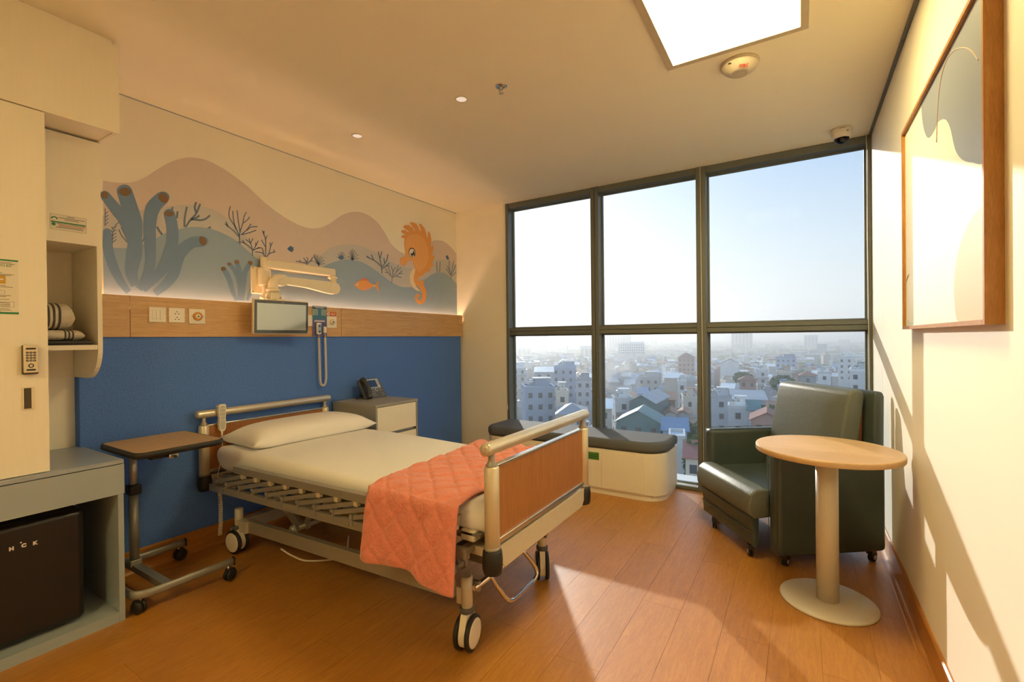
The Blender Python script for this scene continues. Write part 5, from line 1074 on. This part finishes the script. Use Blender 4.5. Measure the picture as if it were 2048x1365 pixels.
def house(name, w, d, h, wall, roof, kind='flat', label=None, cat='house', group=None, wins=True, balcony=False, tank=True, frames=False, fl_h=3.3, sidewin=True):
    t = thing(name, label, cat, (0, 0, 0), group=group)
    if kind == 'flat':
        MB().box(-w/2, w/2, -d/2, d/2, 0, h).build('walls', wall, t, local=True)
        p = .25; pa = MB().box(-w/2-.1, w/2+.1, -d/2-.1, -d/2+p, h, h+.8).box(-w/2-.1, w/2+.1, d/2-p, d/2+.1, h, h+.8).box(-w/2-.1, -w/2+p, -d/2+p, d/2-p, h, h+.8).box(w/2-p, w/2+.1, -d/2+p, d/2-p, h, h+.8).build('parapet', wall, t, local=True)
        MB().box(-w/2+p, w/2-p, -d/2+p, d/2-p, h, h+.12).build('roof', roof, t, local=True)
        if tank:
            MB().box(-w*.1, w/2-.6, d*.05, d*.4, h+.12, h+2.6).build('stair_tower', wall, t, local=True); MB().box(-w*.1-.4, w/2-.2, d*.05-.5, d*.4+.3, h+2.6, h+2.75).build('canopy', roof, t, local=True)
            MB().cyl((-w*.3, d*.12, h+1.7), (-w*.3+1.7, d*.12, h+1.7), .6, n=14).cyl((-w*.3+.3, d*.12, h+.12), (-w*.3+.3, d*.12, h+1.2), .12, n=6).cyl((-w*.3+1.4, d*.12, h+.12), (-w*.3+1.4, d*.12, h+1.2), .12, n=6).build('water_tank', 't_steel', t, local=True)
    elif kind == 'gable':
        MB().prism([(-w/2, 0), (w/2, 0), (w/2, h), (0, h+w*.26), (-w/2, h)], 'y', -d/2, d/2).build('walls', wall, t, local=True)
        for s in (-1, 1): MB().prism([(s*(w/2+.5), h-.2), (0, h+w*.26+.12), (0, h+w*.26+.30), (s*(w/2+.5), h-.02)], 'y', -d/2-.5, d/2+.5).build('roof_slope', roof, t, local=True)
    elif kind == 'shed':
        MB().box(-w/2, w/2, -d/2, d/2, 0, h).build('walls', wall, t, local=True)
        MB().prism([(-d/2-.6, h), (d/2+.6, h+1.6), (d/2+.6, h+1.78), (-d/2-.6, h+.18)], 'x', -w/2-.5, w/2+.5).build('roof', roof, t, local=True)
    elif kind == 'hip':
        MB().box(-w/2, w/2, -d/2, d/2, 0, h).build('walls', wall, t, local=True); r = min(w, d)*.30; e = .7
        MB().add([(-w/2-e, -d/2-e, h), (w/2+e, -d/2-e, h), (w/2+e, d/2+e, h), (-w/2-e, d/2+e, h), (-max(0, w/2-d/2*.8), 0, h+r), (max(0.01, w/2-d/2*.8), 0, h+r)], [(0, 1, 5, 4), (1, 2, 5), (2, 3, 4, 5), (3, 0, 4), (3, 2, 1, 0)]).build('roof', roof, t, local=True)
    if wins:
        nf = max(1, int(h/fl_h)); nx = max(1, int(w/2.7))
        for f in range(max(0, nf-4), nf):
            z = h-(nf-1-f)*fl_h-1.75
            for i in range(nx): add_window(t, -w/2+w*(i+.5)/nx, -d/2-.02, z, 1.15, 1.45, 0, frames)
            if sidewin:
                ny = max(1, int(d/5))
                for i in range(ny): add_window(t, -w/2-.02, -d/2+d*(i+.5)/ny, z, .9, 1.2, math.pi/2, frames); add_window(t, w/2+.02, -d/2+d*(i+.5)/ny, z, .9, 1.2, math.pi/2, frames)
    if balcony:
        nf = int(h/fl_h)
        for f in range(max(1, nf-3), nf):
            z = f*fl_h; MB().box(-w/2, w/2, -d/2-1.2, -d/2, z-.12, z+.04).box(-w/2, w/2, -d/2-1.2, -d/2-1.12, z+.04, z+.95).build('balcony', 't_rail', t, local=True)
    return t
def site(px, py, dist):
    """ground point and roof height for a roof seen at photo pixel (px, py), dist metres away"""
    d = ray(px, py); k = dist/math.hypot(d.x, d.y); p = CAM+d*k; return Vector((p.x, p.y, 0)), p.z
placed = []; HEROES = []
def hero(name, label, pxa, pxb, py, dist, wall, roof, kind='flat', depth=None, rot=0, cat='house', h_roof=0, **kw):
    """a house the photo lets one pick out: its front runs from pxa to pxb, its eaves lie at py"""
    pc = (pxa+pxb)/2; p, z = site(pc, py, dist); a, _ = site(pxa, py, dist); b_, _ = site(pxb, py, dist); w = (b_-a).length
    az = math.atan2(p.x, p.y); d_ = depth or max(6, min(14, w*1.1))
    t = house(name, w, d_, z-GZ-h_roof, wall, roof, kind, label, cat, **kw)
    q = p+Vector((math.sin(az), math.cos(az), 0))*d_/2; t.location = (q.x, q.y, GZ); t.rotation_euler = (0, 0, -az+math.radians(rot)); placed.append((q.x, q.y, max(w, d_)*.62)); HEROES.append((q.x, q.y, z, pc, py, dist)); return t
G = 'grey'
hero('town_house', 'plain blue-grey block with few small windows below the left pane', 1046, 1106, 779, 132, 't_blue', 'r_grey', rot=8, sidewin=False)
hero('town_house', 'weathered beige concrete house with stacked balconies beside the blue-grey block', 1110, 1135, 787, 129, 't_cream', 'r_white', rot=6, balcony=True)
hero('apartment_block', 'pale blue slab block at the left edge of the left pane', 1024, 1052, 737, 215, 't_white', 'r_white', cat='building', balcony=True)
hero('town_house', 'pale house with a sloping light roof behind the blue-grey block', 1070, 1106, 745, 195, 't_grey', 'r_white', 'shed')
hero('town_house', 'tall dark blue-grey house right of the sloping light roof', 1107, 1151, 737, 205, 't_blue', 'r_grey', rot=-6)
hero('town_house', 'hazy grey house against the first mullion', 1152, 1182, 762, 175, 't_grey', 'r_grey')
hero('warehouse', 'low hall with a grey hipped roof and green eaves behind the footboard rail', 1116, 1172, 829, 112, 't_cream', 'r_grey', 'hip', depth=11, cat='building', tank=False)
hero('town_house', 'cream house with yellow bands at the left of the middle pane', 1196, 1223, 818, 120, 't_cream', 'r_white', 'shed', balcony=True)
hero('town_house', 'pale four-storey house left of the green hall', 1226, 1262, 801, 128, 't_white', 'r_white', rot=10, balcony=True)
hero('hall_building', 'tall dark green metal hall with a ridged grey roof', 1273, 1326, 806, 122, 't_green', 'r_grey', 'gable', depth=16, rot=-14, cat='building', wins=False)
hero('hall_building', 'wide low green hall with a gabled roof in front of the tall green hall', 1238, 1327, 846, 104, 't_green', 'r_green', 'gable', depth=9, rot=-8, cat='building', h_roof=0)
hero('town_house', 'square grey-beige block with a dark parapet in the middle pane', 1276, 1318, 757, 225, 't_concrete', 'r_white')
hero('town_house', 'beige windowless wall house under a bright white roof edge', 1329, 1364, 757, 205, 't_cream', 'r_white', 'shed', wins=False)
hero('town_house', 'white house with two dark windows near the second mullion', 1355, 1373, 766, 180, 't_white', 'r_white', frames=True)
hero('town_house', 'house with an orange tiled roof strip in the middle pane', 1325, 1350, 801, 140, 't_brick', 'r_rust', 'shed')
hero('town_house', 'pink-gabled house left of the tree', 1330, 1352, 829, 126, 't_white', 'r_rust', 'gable', depth=8)
hero('town_house', 'pink-gabled house beside the second mullion', 1355, 1378, 829, 128, 't_grey', 'r_rust', 'gable', depth=8)
hero('shed', 'long shed with a blue metal roof below the tree', 1326, 1374, 863, 100, 't_blue', 'r_blue', 'shed', depth=6, cat='building', wins=False)
hero('town_house', 'bare concrete wall house right of the window bench', 1338, 1370, 880, 92, 't_white', 'r_white', depth=7, wins=False, tank=False)
hero('town_house', 'low house with a dark red roof beside the bench', 1371, 1402, 918, 82, 't_cream', 'r_red', 'shed', depth=6)
hero('hotel', 'broad white hotel with rows of windows in the haze', 1236, 1289, 688, 620, 't_white', 'r_white', cat='building', depth=22, sidewin=False)
hero('town_house', 'dark roofed houses block in the upper middle pane', 1356, 1389, 716, 350, 't_brick', 'r_red', 'hip')
hero('town_house', 'big light grey stepped house behind the armchair arm', 1420, 1462, 797, 142, 't_grey', 'r_white', rot=4, sidewin=False, frames=True)
hero('town_house', 'light grey house with a dark rooftop shed in the right pane', 1462, 1529, 800, 148, 't_grey', 'r_grey', 'shed', rot=4, wins=False)
hero('town_house', 'small white house with a teal awning in front of the grey houses', 1456, 1496, 818, 126, 't_white', 'r_white', frames=True, sidewin=False)
hero('town_house', 'teal sheeted house next to the small white house', 1497, 1518, 822, 124, 't_white', 'r_green', 'shed')
hero('long_house', 'long low building with a red-brown roof behind the armchair', 1502, 1566, 842, 112, 't_brick', 'r_red', 'gable', depth=9, cat='building')
hero('town_house', 'bluish white gable wall at the left of the right pane', 1440, 1478, 727, 300, 't_white', 'r_grey', 'gable', wins=False)
hero('town_house', 'slim white tower house in the right pane', 1515, 1536, 742, 255, 't_white', 'r_white', balcony=True)
hero('town_house', 'house with a wide red-brown roof left of the slim white tower', 1479, 1512, 761, 205, 't_brick', 'r_rust', 'hip')
hero('town_house', 'beige house behind the top of the armchair', 1553, 1584, 746, 235, 't_cream', 'r_rust', frames=True)
hero('town_house', 'bright blue house just above the armchair back', 1555, 1576, 778, 175, 't_blue', 'r_blue')
hero('town_house', 'slate-blue flat house above the armchair', 1551, 1592, 717, 380, 't_blue', 'r_grey')
hero('town_house', 'white cube house near the right window edge', 1676, 1706, 716, 330, 't_white', 'r_white')
hero('apartment_block', 'large pale block at the right edge of the right pane', 1699, 1746, 744, 185, 't_white', 'r_green', cat='building', depth=12)
hero('town_house', 'white stepped house with terraces right of the armchair back', 1636, 1662, 748, 225, 't_white', 'r_white', balcony=True)
hero('town_house', 'grey house with a brown roof in the right pane', 1600, 1632, 752, 215, 't_grey', 'r_rust', 'hip')
for lab, pa, pb, py, di, wl_ in (('pale tower with vertical stripes on the horizon in the right pane', 1462, 1505, 664, 1300, 't_grey'), ('pale square tower on the horizon above the armchair', 1608, 1636, 671, 1500, 't_grey'), ('faint low tower on the horizon at the right window edge', 1677, 1700, 680, 1900, 't_grey'),
    ('rounded hazy tower on the horizon in the middle pane', 1284, 1298, 675, 1900, 't_grey'), ('slim hazy tower beside the rounded one in the middle pane', 1302, 1314, 676, 1900, 't_grey'), ('huge hazy block behind the white hotel', 1212, 1262, 664, 1250, 't_blue'),
    ('wide hazy slab on the horizon in the left pane', 1034, 1062, 697, 900, 't_grey'), ('tall hazy slab rising behind the transom in the left pane', 1064, 1098, 672, 1300, 't_grey'), ('hazy block left of the first mullion', 1160, 1186, 694, 800, 't_grey')):
    t = hero('tower_block', lab, pa, pb, py, di, wl_, 'r_grey', cat='building', depth=30, wins=False, tank=False)
    w = t.children[0].dimensions.x if False else None
    p, z = site((pa+pb)/2, py, di); a, _ = site(pa, py, di); b_, _ = site(pb, py, di); ww_ = (b_-a).length; n = max(3, int(ww_/7))
    for i in range(n): x = -ww_/2+ww_*(i+.5)/n; MB().box(x-ww_/n*.22, x+ww_/n*.22, -15.3, -14.9, 6, z-GZ-4).build('window_strip', 't_window', t, local=True)
# radio mast
p, z = site(1135, 687, 700); ms = thing('radio_mast', 'thin radio mast in the haze of the left pane', 'mast', (p.x, p.y, GZ)); MB().cyl((0, 0, 0), (0, 0, z-GZ), .9, .35, n=6).build('pole', 't_rail', ms, local=True); MB().box(-2.5, 2.5, -.3, .3, (z-GZ)*.8, (z-GZ)*.8+.8).build('antenna_bar', 't_rail', ms, local=True)
# ---- the crowd of other houses: a few kinds, copied
kinds = [('narrow grey town house with a flat roof and stair tower in the crowded town', 4.8, 11, 12.5, 't_grey', 'r_grey', 'flat'), ('whitish town house with a flat pale roof in the crowded town', 5.2, 12, 14.5, 't_white', 'r_white', 'flat'), ('cream town house with balconies in the crowded town', 4.6, 11, 15.5, 't_cream', 'r_red', 'flat'),
         ('low house with a red-brown pitched roof in the crowded town', 6.5, 10, 8.5, 't_cream', 'r_red', 'gable'), ('house under a sloping white sheet roof in the crowded town', 5.5, 10, 12, 't_concrete', 'r_white', 'shed'), ('house under a sloping rusty sheet roof in the crowded town', 5.5, 11, 11, 't_concrete', 'r_rust', 'shed'),
         ('bluish town house with a blue sheet roof in the crowded town', 5, 11, 13, 't_blue', 'r_blue', 'shed'), ('squat concrete house with a grey hipped roof in the crowded town', 8, 9, 9.5, 't_concrete', 'r_grey', 'hip'), ('brick house with a flat roof in the crowded town', 5, 10, 11.5, 't_brick', 'r_grey', 'flat')]
SHORTS = ['blue-grey block', 'balcony house', 'pale slab block', 'sloping light roof', 'tall blue-grey house', 'house at the first mullion', 'grey hipped hall', 'cream banded house', 'pale four-storey house', 'tall green hall', 'wide green hall', 'square beige block', 'windowless beige house', 'white two-window house', 'orange roof strip', 'left pink gable', 'right pink gable', 'long blue shed', 'bare concrete wall', 'dark red roof', 'white hotel', 'dark roofed block', 'big stepped grey house', 'rooftop-shed house', 'small white house', 'teal sheeted house', 'long red-brown roof', 'bluish gable wall', 'slim white tower house', 'wide red-brown roof', 'beige house', 'bright blue house', 'slate-blue house', 'white cube house', 'large pale block', 'white stepped house', 'brown-roofed grey house']
KSHORT = ['narrow grey flat-roofed house', 'whitish flat-roofed house', 'cream house with balconies', 'low house with red-brown pitched roof', 'house under a white sheet roof', 'house under a rusty sheet roof', 'bluish house under blue sheet roof', 'squat house with grey hipped roof', 'flat-roofed brick house']
taken = set()
def place_label(k, x, y, dd):
    """which of the crowd: its kind and how it stands to the nearest house that can be picked out"""
    px = lambda X, Y: 1024+FPX*(Vector((X, Y, 0)).dot(_r))/(Vector((X, Y, 0)).dot(_f))
    me = px(x, y); order = sorted(range(len(SHORTS)), key=lambda i: math.hypot((px(HEROES[i][0], HEROES[i][1])-me)*dd/900, HEROES[i][5]-dd))
    for step in (('just', 12), ('further', 1e9)):
        for i in order[:14]:
            hx, hy, hz_, hp, hq, hd = HEROES[i]; dx = (me-hp)*dd/900
            if abs(dd-hd) > abs(dx): w = 'behind' if dd > hd else 'in front of'
            else: w = 'left of' if dx < 0 else 'right of'
            lab = KSHORT[k]+' '+(step[0]+' ' if step[0] == 'further' or w in ('left of', 'right of', 'behind') else '')+w+' the '+SHORTS[i]
            if lab not in taken and len(lab.split()) <= 16: taken.add(lab); return lab
    return None
protos = []
for i, (lab, w, d, h, wa_, ro, kd) in enumerate(kinds):
    near = house('town_house', w, d, h, wa_, ro, kd, lab, 'house', 'crowded town: '+lab.split(' in the')[0], balcony=(i == 2)); protos.append(near)
spots = []
dist = 96.0
while dist < 640:
    step = 9.5+dist*.012; a0 = -.74; 
    while a0 < .46:
        az = a0+rng.uniform(-.2, .2)*step/dist; dd = dist+rng.uniform(-3, 3); x, y = math.sin(az)*dd, math.cos(az)*dd
        a0 += (step*rng.uniform(.45, .75))/dist
        if any((x-qx)**2+(y-qy)**2 < (r_+4.2)**2 for qx, qy, r_ in placed): continue
        if rng.random() < (.04 if dist > 100 else .4): continue
        if any((x-q[1])**2+(y-q[2])**2 < (8.3+dist*.004)**2 for q in spots[-130:]): continue
        spots.append((dd, x, y, az))
    dist += 10.5+dist*.018
spots.sort(key=lambda q: (not -.64 < q[3] < .15, q[0]))               # what the window shows first, then the streets to either side
used = [False]*len(protos); far_mb = {}
LIM = 300-45
for i, (dd, x, y, az) in enumerate(spots):
    outside = not -.64 < az < .15; k = rng.randrange(len(protos)); rot = -az+rng.choice((0, 0, 0, math.pi, -.28, .25))+rng.uniform(-.12, .12); s = rng.uniform(.86, 1.12); sz = rng.uniform(.72, 1.12)*(1 if dd > 130 else .8)
    if i < LIM and not outside:
        if not used[k]: o = protos[k]; used[k] = True
        elif dd < 260: o = copy_tree(protos[k])
        else:
            o = protos[k].copy(); COL.objects.link(o)
            for ch in protos[k].children:
                if not ch.name.startswith(('window', 'water')): c_ = ch.copy(); COL.objects.link(c_); c_.parent = o
        o.location = (x, y, GZ); o.rotation_euler = (0, 0, rot); o.scale = (s, s, sz); o['label'] = place_label(k, x, y, dd) or o['label']
    else:
        _, w, d, h, wa_, ro, kd = kinds[k]; m = Matrix.Translation((x, y, GZ)) @ Matrix.Rotation(rot, 4, 'Z') @ Matrix.Diagonal((s*1.15, s*1.1, sz, 1))
        f = far_mb.setdefault(wa_, MB()); g = far_mb.setdefault(ro, MB()); f.box(-w/2, w/2, -d/2, d/2, 0, h, xf=m)
        if kd in ('gable', 'hip'): g.prism([(-w/2-.4, h-.1), (w/2+.4, h-.1), (0, h+w*.26)], 'y', -d/2-.4, d/2+.4, xf=m)
        elif kd == 'shed': g.prism([(-d/2-.5, h), (d/2+.5, h+1.5), (d/2+.5, h+1.75), (-d/2-.5, h+.25)], 'x', -w/2-.4, w/2+.4, xf=m)
        else: g.box(-w/2, w/2, -d/2, d/2, h, h+.2, xf=m); f.box(-w*.1, w*.4, d*.05, d*.4, h+.2, h+2.6, xf=m)
for d0 in range(640, 2600, 22):                                     # the far outskirts, thinning out into trees
    n = int(1.4*rng.uniform(.25, .5)*(1500-min(1400, d0*.5))/40)
    for _ in range(n):
        az = rng.uniform(-.74, .46); dd = d0+rng.uniform(-10, 10); w, d, h = rng.uniform(6, 20), rng.uniform(8, 16), rng.uniform(6, 15)*(1.7 if rng.random() < .06 else 1)
        if any((math.sin(az)*dd-qx)**2+(math.cos(az)*dd-qy)**2 < (r_+14)**2 for qx, qy, r_ in placed): continue
        m = Matrix.Translation((math.sin(az)*dd, math.cos(az)*dd, GZ)) @ Matrix.Rotation(rng.uniform(0, 3), 4, 'Z'); far_mb[rng.choice(('t_grey', 't_white', 't_cream', 't_concrete'))].box(-w/2, w/2, -d/2, d/2, 0, h, xf=m); far_mb[rng.choice(('r_red', 'r_grey', 'r_white'))].box(-w/2, w/2, -d/2, d/2, h, h+.4, xf=m)
ft = thing('distant_houses', 'countless tiny hazy houses of the far town towards the horizon', 'houses', (-200, 600, GZ)); ft['kind'] = 'stuff'
for k_, mb in far_mb.items():
    o = mb.build('far_walls' if k_.startswith('t_') else 'far_roofs', k_, ft, fix=False); o['kind'] = 'stuff'
# ---- trees
pm('leaf_green', (.075, .125, .045), .8, noise=(.8, .45, (.14, .19, .06)), spec=.1); pm('bark', (.10, .08, .06), .9, noise=(2, .2))
def crown(mb, c, r, n=10, leaf=.9):
    for _ in range(n):
        v = Vector((rng.gauss(0, 1), rng.gauss(0, 1), rng.gauss(0, .7))); v = v.normalized()*rng.uniform(.25, 1)**.5; p = c+Vector((v.x*r[0], v.y*r[1], v.z*r[2])); s = leaf*rng.uniform(.6, 1.3)
        q = Vector((rng.uniform(-1, 1), rng.uniform(-1, 1), rng.uniform(-.4, 1))).normalized().to_track_quat('Z', 'Y').to_matrix().to_4x4()
        mb.add([(-s, -s*.6, 0), (s, -s*.7, .1*s), (s*.8, s*.7, -.1*s), (-s*.7, s*.6, .15*s)], [(0, 1, 2, 3)], xf=Matrix.Translation(p) @ q)
def tree(label, px, py, dist, r, h_):
    p, z = site(px, py, dist); t = thing('leafy_tree', label, 'tree', (p.x, p.y, GZ))
    MB().cyl((0, 0, 0), (0, 0, z-GZ-r*.6), .35, .2, n=8).build('trunk', 'bark', t, local=True)
    mb = MB(); crown(mb, Vector((0, 0, z-GZ-h_*.5)), (r, r, h_*.55), int(240*r), .42); mb.build('crown', 'leaf_green', t, local=True, fix=False); placed.append((p.x, p.y, r))
tree('round green tree left of the second mullion', 1382, 846, 113, 3.4, 7); tree('bushy green tree above the long blue shed', 1358, 846, 117, 3.2, 6); tree('tall dark tree beside the bare concrete wall', 1394, 872, 88, 2.3, 9)
tree('green palm-like tree left of the armchair back', 1541, 812, 135, 3.6, 6); tree('light green tree above the long red-brown roof', 1558, 826, 126, 2.2, 3.6); tree('green tree between roofs above the armchair', 1566, 752, 205, 4.5, 6); tree('green tree at the left of the right pane', 1486, 745, 225, 4, 5)
mb = MB()
for _ in range(2000):
    dd = 420+2600*rng.random()**1.5; az = rng.uniform(-.76, .48); x, y = math.sin(az)*dd, math.cos(az)*dd; s = rng.uniform(5, 12)*(1+dd/2500); hh = rng.uniform(5, 10)
    if any((x-qx)**2+(y-qy)**2 < (r_+s+4)**2 for qx, qy, r_ in placed): continue
    c_ = Vector((x, y, GZ+hh*.6)); vs = [c_+Vector((s*math.cos(a)*rng.uniform(.8, 1.2), s*math.sin(a)*rng.uniform(.8, 1.2), -hh*.6)) for a in (0, 1.05, 2.1, 3.14, 4.2, 5.24)]; vs2 = [c_+(v-c_)*.62+Vector((0, 0, hh*.75*rng.uniform(.7, 1.1))) for v in vs]
    mb.add(vs+vs2, [(i, (i+1) % 6, 6+(i+1) % 6, 6+i) for i in range(6)]+[tuple(range(6, 12))], True)
dt = mb.build('distant_trees', 'leaf_green', fix=False); dt['kind'] = 'stuff'; tag(dt, 'hazy belt of trees beyond the town', 'trees')
# ---- haze over the town
hm = bpy.data.materials.new('haze'); hm.use_nodes = True; N = hm.node_tree.nodes; N.clear()
vs_ = N.new('ShaderNodeVolumeScatter'); vs_.inputs['Color'].default_value = (.97, .98, 1, 1); vs_.inputs['Density'].default_value = HAZE = .0011; vs_.inputs['Anisotropy'].default_value = .55
o_ = N.new('ShaderNodeOutputMaterial'); hm.node_tree.links.new(vs_.outputs[0], o_.inputs['Volume']); M['haze'] = hm
hz = MB().box(-6500, 5000, 30, 11000, GZ-1, 45).build('haze', 'haze'); hz['kind'] = 'stuff'; tag(hz, 'pale sunlit haze hanging over the town', 'haze')

# ---- a thin smoke plume drifting over the roofs
sm_ = bpy.data.materials.new('smoke'); sm_.use_nodes = True; N = sm_.node_tree.nodes; N.clear(); v_ = N.new('ShaderNodeVolumeScatter'); v_.inputs['Color'].default_value = (.98, .97, .94, 1); v_.inputs['Density'].default_value = .016; v_.inputs['Anisotropy'].default_value = .4
o_ = N.new('ShaderNodeOutputMaterial'); sm_.node_tree.links.new(v_.outputs[0], o_.inputs['Volume']); M['smoke'] = sm_
p, z = site(1262, 806, 165); pl = thing('smoke_plume', 'thin white smoke drifting over the roofs in the middle pane', 'smoke', (p.x, p.y, z-2))
for px, py, r in ((1278, 800, 2.2), (1272, 790, 2.8), (1264, 782, 3.4), (1256, 776, 4.2), (1246, 768, 4.8), (1238, 758, 5.2), (1228, 752, 5.6), (1252, 764, 4.4), (1222, 742, 6.0), (1234, 744, 5.0)):
    q, qz = site(px, py, 165+rng.uniform(-3, 3)); MB().ball((q.x, q.y, qz), (r*1.25, r*1.25, r*.9), 16, 10).build('smoke_puff', 'smoke', pl)
